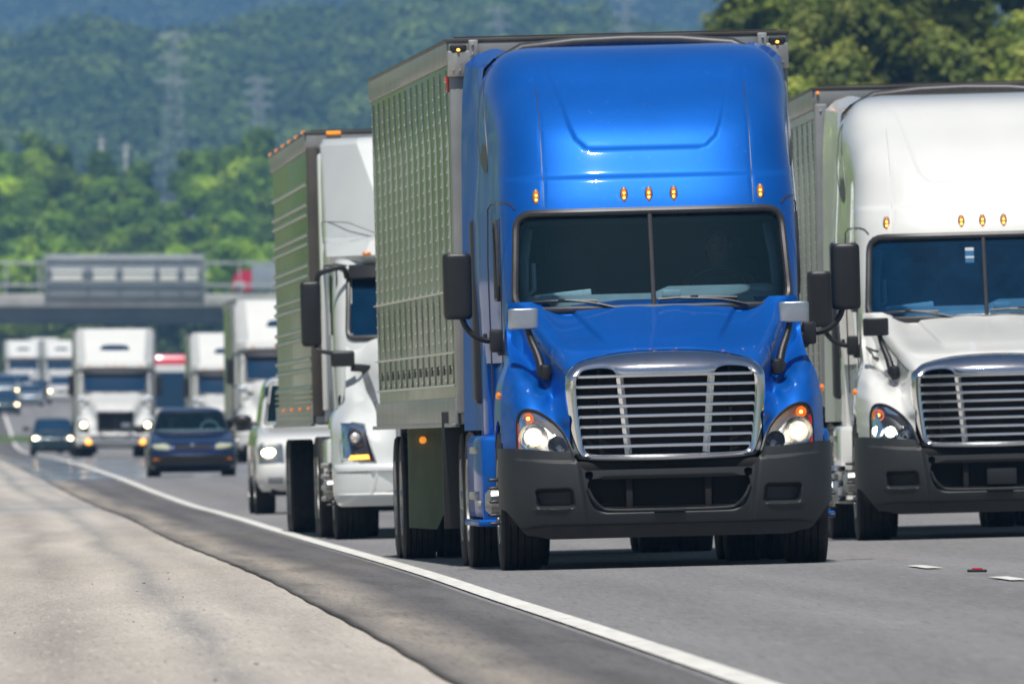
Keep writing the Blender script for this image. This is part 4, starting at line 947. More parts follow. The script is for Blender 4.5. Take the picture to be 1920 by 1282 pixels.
SEDAN_G = [(.87,.735,1.15,.30,3.75,.3),(.95,.72,1.28,.32,3.65,.3),(1.10,.67,1.53,.34,3.45,.3),(1.24,.62,1.78,.36,3.25,.3),(1.31,.58,1.94,.4,3.1,.3),(1.35,.50,2.15,.4,2.95,.2),(1.37,.36,2.35,.2,2.8,.2)]
PICK_B = [(.32,.90,.14,.35,5.5,.2),(.42,.96,.03,.42,5.6,.2),(.55,.98,.0,.45,5.6,.2),(.66,.98,.02,.45,5.6,.2),(.72,.975,.06,.4,5.6,.2),(.92,.97,.10,.4,5.6,.2),(1.02,.955,.18,.4,5.6,.2),(1.09,.94,.42,.4,5.6,.2),(1.16,.92,.95,.3,5.6,.2),(1.20,.89,1.3,.3,5.5,.2)]
PICK_G = [(1.16,.89,1.22,.30,4.6,.2),(1.26,.87,1.34,.32,4.6,.2),(1.50,.83,1.66,.34,4.55,.2),(1.72,.785,1.98,.36,4.5,.2),(1.80,.75,2.15,.4,4.5,.2),(1.855,.66,2.4,.4,4.4,.2),(1.875,.5,2.6,.2,4.3,.2)]
SED_L = [(.43, .56), (.80, .56), (.805, .62), (.78, .68), (.52, .69), (.43, .66)]
PIC_L = [(.60, .70), (.93, .70), (.94, .90), (.90, .96), (.62, .95)]
# ------------------------------------------------------------------ ground and road
def ribbon(name, ys, offs, mat, lift=0, skirt=None, parent=None, uo=lambda y: 0):
    """offs(y) -> list of offsets from the edge line"""
    V = []; n = None; UV = []
    for y in ys:
        o = offs(y); n = len(o); UV += [(d-uo(y), y) for d in o]
        for d in o: x = float(edge(y))+d; V.append((x, y, float(gz(x, y))+lift))
    F = [(i*n+k, i*n+k+1, (i+1)*n+k+1, (i+1)*n+k) for i in range(len(ys)-1) for k in range(n-1)]
    if skirt:
        UV += [(offs(y)[0]-uo(y), y) for y in ys]; b = len(V); V += [(V[i*n][0]-.004, V[i*n][1], V[i*n][2]-skirt) for i in range(len(ys))]
        F += [(b+i, i*n, (i+1)*n, b+i+1) for i in range(len(ys)-1)]
    o = mk(name, V, F, mat, parent, angle=30); o['kind'] = 'structure'
    vi = np.empty(len(o.data.loops), np.int32); o.data.loops.foreach_get('vertex_index', vi); o.data.uv_layers.new(name='along').data.foreach_set('uv', np.array(UV, np.float32)[vi].ravel()); return o
def roadmat(name, c1, c2, speck, rough, mirage, stains, bands=(), grain=1.0):
    """texture runs along the road: UV = (offset from the edge line, distance)"""
    m = bpy.data.materials.new(name); m.use_nodes = True; t = m.node_tree; b = t.nodes['Principled BSDF']; L = t.links
    tc = t.nodes.new('ShaderNodeTexCoord'); sp = t.nodes.new('ShaderNodeSeparateXYZ'); L.new(tc.outputs['UV'], sp.inputs[0])
    def noise(vec, detail=6, r=.6):
        mp = t.nodes.new('ShaderNodeMapping'); mp.inputs['Scale'].default_value = vec; L.new(tc.outputs['UV'], mp.inputs[0])
        n = t.nodes.new('ShaderNodeTexNoise'); n.inputs['Scale'].default_value = 1; n.inputs['Detail'].default_value = detail; n.inputs['Roughness'].default_value = r; L.new(mp.outputs[0], n.inputs[0]); return n.outputs[0]
    def ramp(src, a, b_, lo, hi):
        r = t.nodes.new('ShaderNodeMapRange'); r.inputs[1].default_value = a; r.inputs[2].default_value = b_; r.inputs[3].default_value = lo; r.inputs[4].default_value = hi; L.new(src, r.inputs[0]); return r.outputs[0]
    def math_(op, a, b_):
        x = t.nodes.new('ShaderNodeMath'); x.operation = op
        for k, q in enumerate((a, b_)):
            if isinstance(q, (int, float)): x.inputs[k].default_value = q
            else: L.new(q, x.inputs[k])
        return x.outputs[0]
    def mix(f, a, c):
        x = t.nodes.new('ShaderNodeMix'); x.data_type = 'RGBA'; L.new(f, x.inputs[0])
        if isinstance(a, tuple): x.inputs[6].default_value = (*a, 1)
        else: L.new(a, x.inputs[6])
        x.inputs[7].default_value = (*c, 1); return x.outputs[2]
    col = mix(ramp(noise((.9, .03, 1)), .35, .65, 0, 1), c1, c2)
    for cen, wid, amt, c in bands:              # worn streaks along the road at a given offset
        d = math_('ABSOLUTE', math_('SUBTRACT', math_('ADD', sp.outputs[0], math_('MULTIPLY', math_('SUBTRACT', noise((.3, .02, 1), 3), .5), wid*1.6)), cen), 0)
        f = math_('MULTIPLY', ramp(d, 0, wid, amt, 0), ramp(noise((2, .06, 1)), .3, .6, .5, 1.15)); col = mix(f, col, c)
    for v, a, b_, amt, c in stains: col = mix(ramp(noise(v), a, b_, 0, amt), col, c)
    col = mix(ramp(noise((34, .6, 1), 4, .85), .52, .70, 0, .75*grain), col, speck)
    col = mix(ramp(noise((26, .5, 1), 4, .85), .54, .72, 0, .6*grain), col, tuple(min(1, x*1.75) for x in c1))
    L.new(col, b.inputs['Base Color'])
    far = math_('MULTIPLY', ramp(sp.outputs[1], mirage[0], mirage[1], 0, 1), ramp(sp.outputs[1], mirage[2], mirage[3], 1, 0))
    pm = math_('MULTIPLY', far, ramp(noise((.12, .07, 1), 3), mirage[4], mirage[5], 0, 1))
    L.new(ramp(pm, 0, 1, rough, .035), b.inputs['Roughness']); L.new(ramp(pm, 0, 1, .25, 1.0), b.inputs['Specular IOR Level'])
    bp = t.nodes.new('ShaderNodeBump'); bp.inputs['Distance'].default_value = .02
    L.new(ramp(pm, 0, 1, .8, .0), bp.inputs['Strength']); L.new(noise((45, 3, 1), 4, .7), bp.inputs['Height']); L.new(bp.outputs[0], b.inputs['Normal'])
    return m
asph = roadmat('lane_asphalt', (.19, .187, .19), (.25, .245, .248), (.10, .10, .10), .85, (342, 372, 560, 700, .32, .55), [((1.2, .012, 1), .5, .68, .3, (.17, .165, .16))], [(.95, .55, .22, (.13, .13, .13)), (2.7, .55, .22, (.13, .13, .13)), (1.8, .3, .2, (.11, .11, .115)), (4.4, .5, .2, (.15, .15, .15)), (6.2, .5, .2, (.15, .15, .15))], grain=1.25)
asph2 = roadmat('edge_asphalt', (.10, .097, .10), (.145, .138, .137), (.04, .04, .04), .88, (342, 372, 560, 700, .32, .55), [((3, .1, 1), .5, .66, .45, (.07, .068, .068))], [(-.93, .34, 1.0, (.34, .305, .26)), (-1.18, .055, 1.0, (.03, .028, .026)), (-.28, .2, .4, (.19, .185, .18))])
conc = roadmat('shoulder_concrete', (.47, .43, .375), (.59, .545, .48), (.13, .115, .10), .9, (215, 320, 420, 700, .40, .70), [((.35, .03, 1), .48, .66, .45, (.29, .265, .245)), ((6, .8, 1), .58, .72, .35, (.30, .27, .24))], [(-2.0, .26, .8, (.24, .235, .23)), (-2.75, .6, .7, (.25, .225, .21)), (-1.5, .5, .75, (.33, .305, .28)), (-3.4, .5, .5, (.34, .31, .28))], grain=.75)
grassm = pmat('verge_grass', (.07, .11, .03), .9, noise=.4, nscale=.6)
YS = list(np.linspace(40, 330, 291))+list(np.linspace(334, 1000, 150))+list(np.linspace(1010, 2400, 90))
wobF = pchip([40, 81, 96, 116, 135, 149, 175, 210, 270, 353, 689, 2400], [-1.14, -1.12, -1.12, -1.13, -1.15, -1.17, -1.22, -1.3, -1.34, -1.41, -1.74, -1.8])
def wob(y): return float(wobF(y))+.005*math.sin(y*.8)
lip = nr.normal(0, .0006, 5000)
YF = sorted(set([round(y, 3) for y in np.linspace(40, 330, 1161)]+[round(float(y), 3) for y in YS if y > 330]))
ribbon('road', YS, lambda y: [-.13, 2, 4, 6, 9, 12, 15.4, 19], asph, .012)
ribbon('road_shoulder', YF, lambda y: [wob(y)+(lip[int(y*4) % 5000] if y < 330 else 0), wob(y)+.05, -.9, -.5, -.12], asph2, .014, skirt=.05, uo=lambda y: wob(y)+1.17)
ribbon('pavement', YS, lambda y: [-45, -30, -16, -12, -9, -6, -4, -2.5, -.85], conc, 0.0)
paint = pmat('road_paint', (.66, .655, .61), .7, noise=.15, nscale=3, dirt=((.35, .33, .30), 5, .55, .8, .5), nvec=(3, .3, 1), bump=.3, bscale=60)
ribbon('edge_line', YS, lambda y: [-.075, .075], paint, .022)
def dashes():
    k = 0
    for y0 in np.arange(100.4, 700, 12.2):
        if 145 < y0 < 152: continue
        V = []
        for y in np.linspace(y0, y0+3.05, 6):
            for d in (3.28, 3.40): x = float(edge(y))+d; V.append((x, y, float(gz(x, y))+.022))
        o = mk('lane_dash', V, [(i*2, i*2+1, i*2+3, i*2+2) for i in range(5)], paint); o['kind'] = 'structure'; k += 1
        if k > 22: break
dashes()
ribbon('edge_line', list(np.linspace(40, 2400, 400)), lambda y: [-11.3, -11.15] if y < 900 else [-9.0, -8.85], paint, .006)
# wide terrain to the horizon
ty = [20, 60, 120, 200, 255, 290, 320, 377, 450, 620, 850, 980, 1050, 1130, 1230, 1400, 1550, 1800, 2200, 3000, 4000, 6000, 9000]
offx = [-900, -300, -120, -50, -17, -10, -3, 5, 14, 18, 26, 60, 140, 320, 900]
V = []
for y in ty:
    for d in offx:
        x = float(edge(y))+d; z = float(gz(x, y))-.05-.25*(d < -15 or d > 18.5); V.append((x, y, z))
n = len(offx); o = mk('ground', V, [(i*n+k, i*n+k+1, (i+1)*n+k+1, (i+1)*n+k) for i in range(len(ty)-1) for k in range(n-1)], grassm); o['kind'] = 'structure'
# ------------------------------------------------------------------ foliage
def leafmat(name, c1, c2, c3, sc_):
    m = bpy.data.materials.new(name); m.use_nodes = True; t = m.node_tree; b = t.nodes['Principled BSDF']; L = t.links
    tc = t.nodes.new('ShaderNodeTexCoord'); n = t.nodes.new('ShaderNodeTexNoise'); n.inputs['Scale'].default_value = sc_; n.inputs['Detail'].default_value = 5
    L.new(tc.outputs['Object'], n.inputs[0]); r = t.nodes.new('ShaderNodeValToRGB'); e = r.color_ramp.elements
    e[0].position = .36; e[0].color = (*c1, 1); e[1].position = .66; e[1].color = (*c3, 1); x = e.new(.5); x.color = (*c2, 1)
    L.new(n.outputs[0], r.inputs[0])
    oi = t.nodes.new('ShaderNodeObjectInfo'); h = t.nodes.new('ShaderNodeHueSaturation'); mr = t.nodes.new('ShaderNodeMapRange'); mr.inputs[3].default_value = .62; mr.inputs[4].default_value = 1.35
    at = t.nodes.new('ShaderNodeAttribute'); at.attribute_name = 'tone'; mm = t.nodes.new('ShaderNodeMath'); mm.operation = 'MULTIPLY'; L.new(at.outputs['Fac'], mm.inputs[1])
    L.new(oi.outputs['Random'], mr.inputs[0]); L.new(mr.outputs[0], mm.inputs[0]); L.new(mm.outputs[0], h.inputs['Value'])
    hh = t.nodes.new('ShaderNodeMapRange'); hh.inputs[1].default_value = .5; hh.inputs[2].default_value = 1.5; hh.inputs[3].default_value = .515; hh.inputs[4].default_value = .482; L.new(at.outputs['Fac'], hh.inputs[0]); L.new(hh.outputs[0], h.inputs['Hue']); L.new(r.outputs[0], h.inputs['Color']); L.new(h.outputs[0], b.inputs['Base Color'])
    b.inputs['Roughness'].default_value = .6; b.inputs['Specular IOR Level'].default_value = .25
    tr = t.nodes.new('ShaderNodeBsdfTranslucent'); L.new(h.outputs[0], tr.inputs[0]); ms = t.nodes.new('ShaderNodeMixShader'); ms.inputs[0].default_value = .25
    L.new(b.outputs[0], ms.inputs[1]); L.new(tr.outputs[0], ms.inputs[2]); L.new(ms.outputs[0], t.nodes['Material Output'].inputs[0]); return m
LM1 = leafmat('broad_leaves', (.09, .18, .022), (.20, .35, .03), (.40, .52, .045), .12)
LM2 = leafmat('olive_leaves', (.08, .13, .022), (.19, .25, .04), (.42, .44, .10), .4)
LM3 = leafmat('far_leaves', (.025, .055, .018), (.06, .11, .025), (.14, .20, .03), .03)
bark = pmat('bark', (.10, .08, .06), .9, noise=.3, nscale=3)
def leaves(blobs, n, size, seed, flat=.75, grp=1, rough=.45, tr=.95):
    """leaf clumps through the outer part of every blob; blobs: (x,y,z,r)"""
    g = np.random.RandomState(seed); B = np.array(blobs); wts = B[:, 3]**2; wts /= wts.sum()
    k = g.choice(len(B), n, p=wts); d = g.normal(size=(n, 3)); d /= np.linalg.norm(d, axis=1)[:, None]
    d[:, 2] = np.where(d[:, 2] < -.45, -d[:, 2], d[:, 2])
    rr = B[k, 3]*(1-.5*g.rand(n)**2.2)*(1+.12*g.normal(size=n))
    c = B[k, :3]+d*rr[:, None]*np.array([1, 1, flat])
    nn = d*1.3+g.normal(size=(n, 3))*rough+np.array([0, 0, .25]); nn /= np.linalg.norm(nn, axis=1)[:, None]
    a = np.cross(nn, g.normal(size=(n, 3))); a /= np.linalg.norm(a, axis=1)[:, None]; b = np.cross(nn, a)
    s = size*(.55+.9*g.rand(n))[:, None]; e = (.45+.3*g.rand(n))[:, None]
    V = np.stack([c-a*s*.5, c+b*s*.5*e+nn*s*.06, c+a*s*.5, c-b*s*.5*e-nn*s*.05], axis=1)
    tn = (1.02-tr/2+tr*g.rand(len(B)//grp+1))[k//grp]*(.85+.3*g.rand(n)); return V.reshape(-1, 3), tn
def make_tree(name, h, r, nb, nl, size, seed, mat, squat=.75):
    g = random.Random(seed); root = empty(name); bl = []
    for i in range(nb):
        q = i/(nb-1); zc = h*(.30+.62*q); ra = r*(1.0-.75*abs(q-.38)**1.2)*(.35+.65*g.random()); a = g.random()*6.283
        off = r*(.62*math.sqrt(g.random()))*(1-.55*q); bl.append((off*math.cos(a), off*math.sin(a), zc, ra*.52+.25*r*.4))
    bl.append((0, 0, h*.86, r*.36)); bl.append((0, 0, h*.55, r*.7))
    V_, T_ = leaves(bl, nl, size, seed, squat); fastmesh('crown', V_, 4, mat, root, tone=T_)
    t = MB(); t.tube([(0, 0, -.5), (.1, 0, h*.2), (0, .1, h*.45), (.1, 0, h*.8)], [h*.026, h*.02, h*.014, h*.005], 8)
    for b in bl[::2]: t.tube([(0, 0, max(.15*h, b[2]-.25*h)), (b[0]*.5, b[1]*.5, b[2]-.1*h), (b[0], b[1], b[2])], [h*.009, h*.006, h*.002], 5)
    t.build('trunk', bark, root); return root
def uniq(objs):
    from collections import defaultdict
    d = defaultdict(list)
    for o in objs: d[o['label']].append(o)
    for l, os_ in d.items():
        if len(os_) < 2: continue
        os_.sort(key=lambda o: o.location.x/o.location.y); k = len(os_)
        w_ = {2: ['left one', 'right one'], 3: ['left', 'middle', 'right'], 4: ['leftmost', 'second', 'third', 'rightmost']}.get(k, [str(i+1)+'th' for i in range(k)])
        for a, o in zip(w_, os_): o['label'] = l+', '+a
def copy_tree(o):
    c = o.copy(); sc.collection.objects.link(c)
    for ch in list(o.children): d = ch.copy(); sc.collection.objects.link(d); d.parent = c
    return c
def plant(protos, spots, label, cat, group):
    used = set(); allo = []
    for i, (x, y, z, s, k) in enumerate(spots):
        p = protos[k % len(protos)]
        o = p if k % len(protos) not in used else copy_tree(p); used.add(k % len(protos))
        allo.append(o); o.location = (x, y, z); o.scale = (s, s, s*(.92+.16*rnd.random())); o.rotation_euler = (0, 0, rnd.random()*6.28)
        tag(o, label(x, y, z, i) if callable(label) else label, cat, group)
    uniq(allo)
def X_(px, Y): return (px-960)/37333*Y
def Z_(py, Y): return HC+(830-py)/37333*Y
# right-hand roadside trees, close enough to show leaf clumps
P1 = [make_tree('tree', 11, 3.6, 16, 13000, .40, 31+i, LM2, .8) for i in range(3)]
sp = []
for row, (Y, base, n, x0, dx) in enumerate([(640, 1.5, 7, 5.6, 2.9), (655, 5.5, 7, 6.6, 2.8), (672, 8.6, 8, 6.4, 2.9), (690, 12.6, 7, 7.2, 2.6), (706, 16.4, 7, 7.9, 2.6)]):
    for i in range(n): sp.append((x0+i*dx+rnd.uniform(-.6, .6), Y+rnd.uniform(-5, 5), base-3.2+rnd.uniform(-.7, .7)-(1.2 if i == 0 else 0), rnd.uniform(.62, .85), rnd.randrange(3) if len(sp) > 3 else len(sp) % 3))
def bank_label(x, y, z, i):
    row = ['lowest', 'second', 'middle', 'fourth', 'top'][min(4, int((y-632)//16.5))]; px = 960+x/y*37333
    side = 'at its left edge by the blue truck' if px < 1400 else 'between the blue and white truck roofs' if px < 1530 else 'over the left of the white truck roof' if px < 1680 else 'over the middle of the white truck roof' if px < 1840 else 'at the right picture edge'
    return 'olive tree in '+row+' row '+side
plant(P1, sp, bank_label, 'tree', 'trees on the bank behind the white truck on the right')
bank = [(x, y, z) for y, z in ((600, 0), (640, 1.0), (660, 4.5), (680, 8), (700, 15), (760, 16)) for x in (4.6, 9, 30, 160)]
o = mk('bank', [(x, y, z+.3) for x, y, z in bank], [(i*4+k, i*4+k+1, i*4+k+5, i*4+k+4) for i in range(5) for k in range(3)], grassm); o['kind'] = 'structure'
# bright trees beyond the bridge on the left
P2 = [make_tree('tree', 14, 5.4, 8, 8000, .75, 51+i, LM1, .85) for i in range(4)]
sil = pchip([-900, -200, 0, 60, 110, 200, 280, 330, 400, 450, 520, 620, 900, 1300, 2200], [250, 235, 240, 262, 285, 305, 318, 300, 262, 262, 285, 330, 350, 340, 330])
sp = []
for row, (Y, f) in enumerate([(2080, 1.0), (2140, .72), (2200, .46), (2260, .22), (2330, .0)]):
    for px in np.arange(-20, 700, 86 if row < 4 else 72):
        p_ = px+(row % 2)*43+rnd.uniform(-16, 16); top = 480*f*.93+float(sil(p_))*(1-f*.93)+rnd.uniform(-8, 8)
        s = rnd.uniform(.62, .80); sp.append((X_(p_, Y), Y, Z_(top, Y)-14*s*.98, s, len(sp)))
def mid_label(x, y, z, i):
    row = ['rearmost', 'fourth', 'third', 'second', 'nearest'][0 if y > 2300 else 1 if y > 2230 else 2 if y > 2170 else 3 if y > 2110 else 4]; px = 960+x/y*37333
    row = {'nearest': 'tallest back', 'second': 'second highest', 'third': 'middle', 'fourth': 'second lowest', 'rearmost': 'lowest'}[{'rearmost': 'nearest', 'fourth': 'second', 'third': 'third', 'second': 'fourth', 'nearest': 'rearmost'}[row]]
    side = 'at the left picture edge' if px < 60 else 'above the left end of the highway sign' if px < 170 else 'above the middle of the highway sign' if px < 290 else 'above the right end of the highway sign' if px < 400 else 'beside the ribbed trailer' if px < 510 else 'hidden behind the ribbed trailer'
    return 'green tree in '+row+' row '+side
plant(P2, sp, mid_label, 'tree', 'green trees beyond the overpass')
# low hedge-like scrub right behind the bridge and trees outside the frame, seen in reflections
def scrub(name, cells, size, nl, mat, label, seed, hh):
    bl = []; g = random.Random(seed)
    for x, y, z, r in cells:
        bl += [(x+g.uniform(-.3, .3)*r, y, z+g.uniform(-.1, .3)*r, r), (x+g.uniform(-.7, .7)*r, y+g.uniform(-.4, .4)*r, z+g.uniform(.2, .7)*r, r*.6), (x+g.uniform(-.8, .8)*r, y-.3*r, z-g.uniform(.1, .5)*r, r*.6)]
    V_, T_ = leaves(bl, nl, size, seed, hh, 3, .32, .5); o = fastmesh(name, V_, 4, mat, tone=T_); return tag(o, label, 'woodland', None, 'stuff')
cl = [(X_(px, 1760), 1760+rnd.uniform(-10, 10), Z_(500, 1760)-1.0+rnd.uniform(-.6, .9), rnd.uniform(1.6, 2.6)) for px in np.arange(-60, 640, 34)]
scrub('scrub', cl, .7, 30000, LM1, 'low bright green scrub growing just behind the overpass', 5, .7)
cl = [(rnd.uniform(-330, -78), rnd.uniform(1950, 2300), rnd.uniform(12, 34), rnd.uniform(5, 9)) for _ in range(110)]+[(rnd.uniform(-105, -62), rnd.uniform(20, 1500), rnd.uniform(3, 16), rnd.uniform(4, 7)) for _ in range(330)]
cl = [c for c in cl if c[0] < X_(-60, c[1])-8]
scrub('woodland', cl, 1.8, 90000, LM1, 'green woodland along the left side of the highway', 6, .9)
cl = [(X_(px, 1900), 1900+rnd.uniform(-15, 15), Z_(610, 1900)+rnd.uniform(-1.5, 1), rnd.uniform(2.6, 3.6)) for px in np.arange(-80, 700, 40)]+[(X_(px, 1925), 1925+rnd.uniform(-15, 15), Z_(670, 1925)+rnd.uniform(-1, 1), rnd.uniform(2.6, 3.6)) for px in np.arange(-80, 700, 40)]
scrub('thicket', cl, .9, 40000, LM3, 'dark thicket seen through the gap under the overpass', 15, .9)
cl = [(rnd.uniform(27, 158), y_, z_+rnd.uniform(0, 5), rnd.uniform(3, 5)) for y_, z_ in ((640, 2), (656, 5), (672, 8), (690, 12), (706, 16)) for _ in range(26)]
scrub('woodland', cl, 1.5, 50000, LM2, 'olive green woodland covering the rest of the bank on the right', 21, .9)
# forested hills
def hill(name, Y0, Y1, top, X0, X1, z0, depth=8):
    xs = np.linspace(X0, X1, 60); ys = np.linspace(Y0, Y1, depth); V = []
    for i, y in enumerate(ys):
        q = i/(depth-1)
        for x in xs: zt = Z_(float(top(960+x/Y1*37333)), Y1); V.append((x, y, z0+(zt-z0)*q**.8))
    b = len(V)
    for x in xs: V.append((x, Y1+500, z0))
    n = 60; F = [(i*n+k, i*n+k+1, (i+1)*n+k+1, (i+1)*n+k) for i in range(depth) for k in range(n-1)]
    o = mk(name, V, F, grassm); o['kind'] = 'structure'
    def zf(x, y): q = np.clip((y-Y0)/(Y1-Y0), 0, 1); zt = Z_(float(top(960+x/Y1*37333)), Y1); return z0+(zt-z0)*q**.8
    return zf
ridge = pchip([-3000, -300, 0, 120, 250, 420, 560, 700, 850, 1000, 1120, 1230, 1400, 2200], [120, 150, 118, 100, 78, 84, 50, 58, 36, 30, 62, 100, 130, 130])
zf = hill('hill', 4100, 4900, ridge, -420, 230, 55)
zz0 = Z_(330, 4100)
cl = []
for _ in range(1150):
    y = 4100+800*rnd.random(); x = rnd.uniform(X_(-120, y), X_(1480, y)) if _ < 850 else rnd.uniform(-400, 100); r = rnd.uniform(4.0, 10.5)
    cl.append((x, y, zf(x, y)-2, r))
scrub('forest', cl, 1.9, 420000, LM3, 'hazy green forested hillside behind the overpass', 8, .85)
ridge2 = pchip([-3000, -300, 300, 900, 1300, 2200], [-60, -55, -60, -75, -70, -40])
zf2 = hill('hill', 7600, 9000, ridge2, -700, 420, 120)
cl = []
for _ in range(1300):
    y = 7600+1400*rnd.random(); x = rnd.uniform(X_(-120, y), X_(1500, y)); cl.append((x, y, zf2(x, y)-2, rnd.uniform(8, 13)))
scrub('forest', cl, 4.6, 150000, LM3, 'pale blue far wooded ridge along the top of the picture', 9, .85)
# ------------------------------------------------------------------ overpass
BY = 1550.; BX0, BX1 = -95., 60.
concb = pmat('bridge_concrete', (.42, .42, .40), .8, noise=.2, nscale=.5, dirt=((.2, .2, .19), 1.2, .5, .8, .5))
girdm = pmat('bridge_girder_paint', (.16, .19, .21), .7, noise=.2, nscale=.5)
galv = pmat('galvanised_rail', (.45, .47, .48), .5, .4, noise=.15, nscale=1)
br = empty('bridge', 'grey concrete highway overpass crossing above the traffic in the distance', 'bridge')
cx, lx = (BX0+BX1)/2, BX1-BX0; BG = Z_(610, BY)
m = MB(); m.box((cx, BY+6, BG+2.15), (lx, 12.6, .5), .03); m.box((cx, BY-.2, BG+1.95), (lx, .35, 1.0), .05); m.box((cx, BY+12.3, BG+1.95), (lx, .3, 1.0), .05); m.build('deck', concb, br)
for q in range(5): m = MB(); m.box((cx, BY+.8+q*2.6, BG+.82), (lx, .5, 1.3), .0); m.box((cx, BY+.8+q*2.6, BG+.2), (lx, .9, .08), 0); m.build('girder', girdm, br)
for xp in (X_(30, BY)-14, X_(640, BY)+2):
    m = MB()
    for q in range(3): m.lathe([(.55, 0), (.55, 9.5)], c=(xp, BY+1.5+q*4.2, BG-9.5), axis='z', n=16)
    m.box((xp, BY+6, BG-.35), (1.3, 12, .9), .05); m.build('pier', concb, br)
m = MB(); m.prism([(BX0, BG-10), (BX0, BG+1.5), (X_(-40, BY), BG+1.5), (X_(20, BY)-6, BG-10)], lambda a, b: (a, BY+.5, b), lambda a, b: (a, BY+12, b)); m.build('abutment', concb, br)
for z, t in ((Z_(493, BY), .22), (Z_(535, BY), .22)):
    m = MB(); m.box(((BX0+BX1)/2, BY-.1, z), (lx, .12, t), .02); m.build('guard_rail', galv, br)
for i, x in enumerate(np.arange(BX0+1, BX1, 2.6)):
    m = MB(); m.box((x, BY-.02, (BG+2.4+Z_(490, BY))/2), (.14, .14, Z_(490, BY)-BG-2.4), .01); m.build('rail_post', galv, br)
m = MB()
x1 = X_(84, BY)
for x in np.arange(BX0+.4, x1, .45): m.box((x, BY+.06, (BG+2.4+Z_(500, BY))/2), (.05, .05, Z_(500, BY)-BG-2.4), 0)
m.build('fence_mesh', M['steel'], br)
sg = empty('road_sign', 'back of a wide grey overhead highway sign hung along the overpass railing', 'sign')
signb = pmat('sign_back', (.33, .36, .38), .55, .3, noise=.12, nscale=.8); xs0, xs1 = X_(83, BY), X_(383, BY); zt, zb_ = Z_(477, BY), Z_(556, BY)
m = MB(); m.box(((xs0+xs1)/2, BY-.62, (zt+zb_)/2), (xs1-xs0, .08, zt-zb_), .01); m.build('panel', signb, sg)
for q, zz in enumerate((zt-.35, zt-1.45, zb_+.9)):
    m = MB(); m.box(((xs0+xs1)/2, BY-.74, zz), (xs1-xs0-.2, .14, .30 if q != 1 else .16), .02); m.build('stiffener', galv if q == 0 else girdm, sg)
m = MB(); xa = xs0+.5
pals = [(.6, 3.0), (3.8, 5.6), (6.1, 8.6), (9.0, 10.4), (10.9, 12.0)]
for i, (a, b) in enumerate(pals):
    m = MB(); m.box((xs0+(a+b)/2, BY-.72, Z_(517, BY)), ((b-a)*.98, .1, .85), .05); m.build('backing_plate', pmat('pale_plate', (.85, .85, .78), .6), sg)
for a in (0.2, 3.4, 5.85, 8.8, 10.65, 12.2):
    m = MB(); m.box((xs0+a, BY-.80, (zt+zb_)/2-.3), (.16, .14, zt-zb_-.5), .01); m.build('post', girdm, sg)
vh = empty('delivery_van', 'small red and white van with a grey box body crossing the overpass at right', 'van'); vx, vz = X_(452, BY), BG+2.4
m = MB(); m.prism([(0, .4), (0, 1.2), (.5, 2.25), (1.9, 2.25), (1.9, .4)], lambda a, b: (a-.9, -1.0, b), lambda a, b: (a-.9, 1.0, b)); m.build('cab', M['redpaint'], vh)
m = MB(); m.box((-.2, -1.02, .85), (1.0, .04, .6), .02); m.build('door', M['white'], vh)
m = MB(); m.box((2.6, 0, 1.6), (3.2, 2.2, 2.2), .05); m.build('cargo_box', M['tr_front'], vh)
for x in (-.3, 3.4):
    for y in (-.95, .95): m = MB(); m.lathe([(.001, -.12), (.38, -.12), (.4, 0), (.38, .12), (.001, .12)], c=(x, y, .4), axis='y', n=16); m.build('wheel', M['rubber'], vh)
vh.location = (vx, BY+3.5, vz); vh.scale = (.78, .78, .85)
# ------------------------------------------------------------------ pylons
galv2 = pmat('pylon_steel', (.40, .42, .44), .6, .3)
def pylon(px, ytop, Y, hgt, wb, label):
    m = MB(); arms = []
    def W(z): q = z/hgt; return wb*(1-q)**1.3*.5+.45
    lv = list(np.linspace(0, hgt, 12))
    for i in range(11):
        a, b = lv[i], lv[i+1]; wa, wb_ = W(a), W(b)
        for sx, sy in ((-1, -1), (1, -1), (1, 1), (-1, 1)):
            m.tube([(sx*wa, sy*wa, a), (sx*wb_, sy*wb_, b)], .06, 4)
        for s in (-1, 1):
            m.tube([(-wa, s*wa, a), (wb_, s*wb_, b)], .035, 4); m.tube([(wa, s*wa, a), (-wb_, s*wb_, b)], .035, 4)
            m.tube([(s*wa, -wa, a), (s*wb_, wb_, b)], .035, 4)
        m.tube([(-wa, -wa, a), (wa, -wa, a)], .07, 4)
    r = empty('power_pylon', label, 'pylon', 'power pylons on the forested hill'); m.build('lattice_mast', galv2, r, smooth=False)
    for z in (hgt*.97, hgt*.85, hgt*.73):
        a = MB()
        for s in (-1, 1): a.tube([(0, 0, z+.5), (s*3.0, 0, z)], .10, 4); a.tube([(0, 0, z-.6), (s*3.0, 0, z)], .08, 4); a.tube([(s*3.0, 0, z), (s*3.0, 0, z-1.2)], .07, 4)
        a.build('cross_arm', galv2, r, smooth=False)
    r.location = (X_(px, Y), Y, Z_(ytop, Y)-hgt); r.rotation_euler = (0, 0, .3)
pylon(325, 58, 3600, 34, 5.5, 'tall grey lattice power pylon left of the trucks, largest one on the hillside')
pylon(484, 145, 3900, 20, 3.6, 'shorter lattice power pylon just left of the ribbed trailer top')
pylon(935, 14, 4300, 26, 4, 'lattice power pylon above the blue truck trailer')
pylon(1172, -5, 4400, 26, 4, 'lattice power pylon at the top edge, right of the one above the trailer')
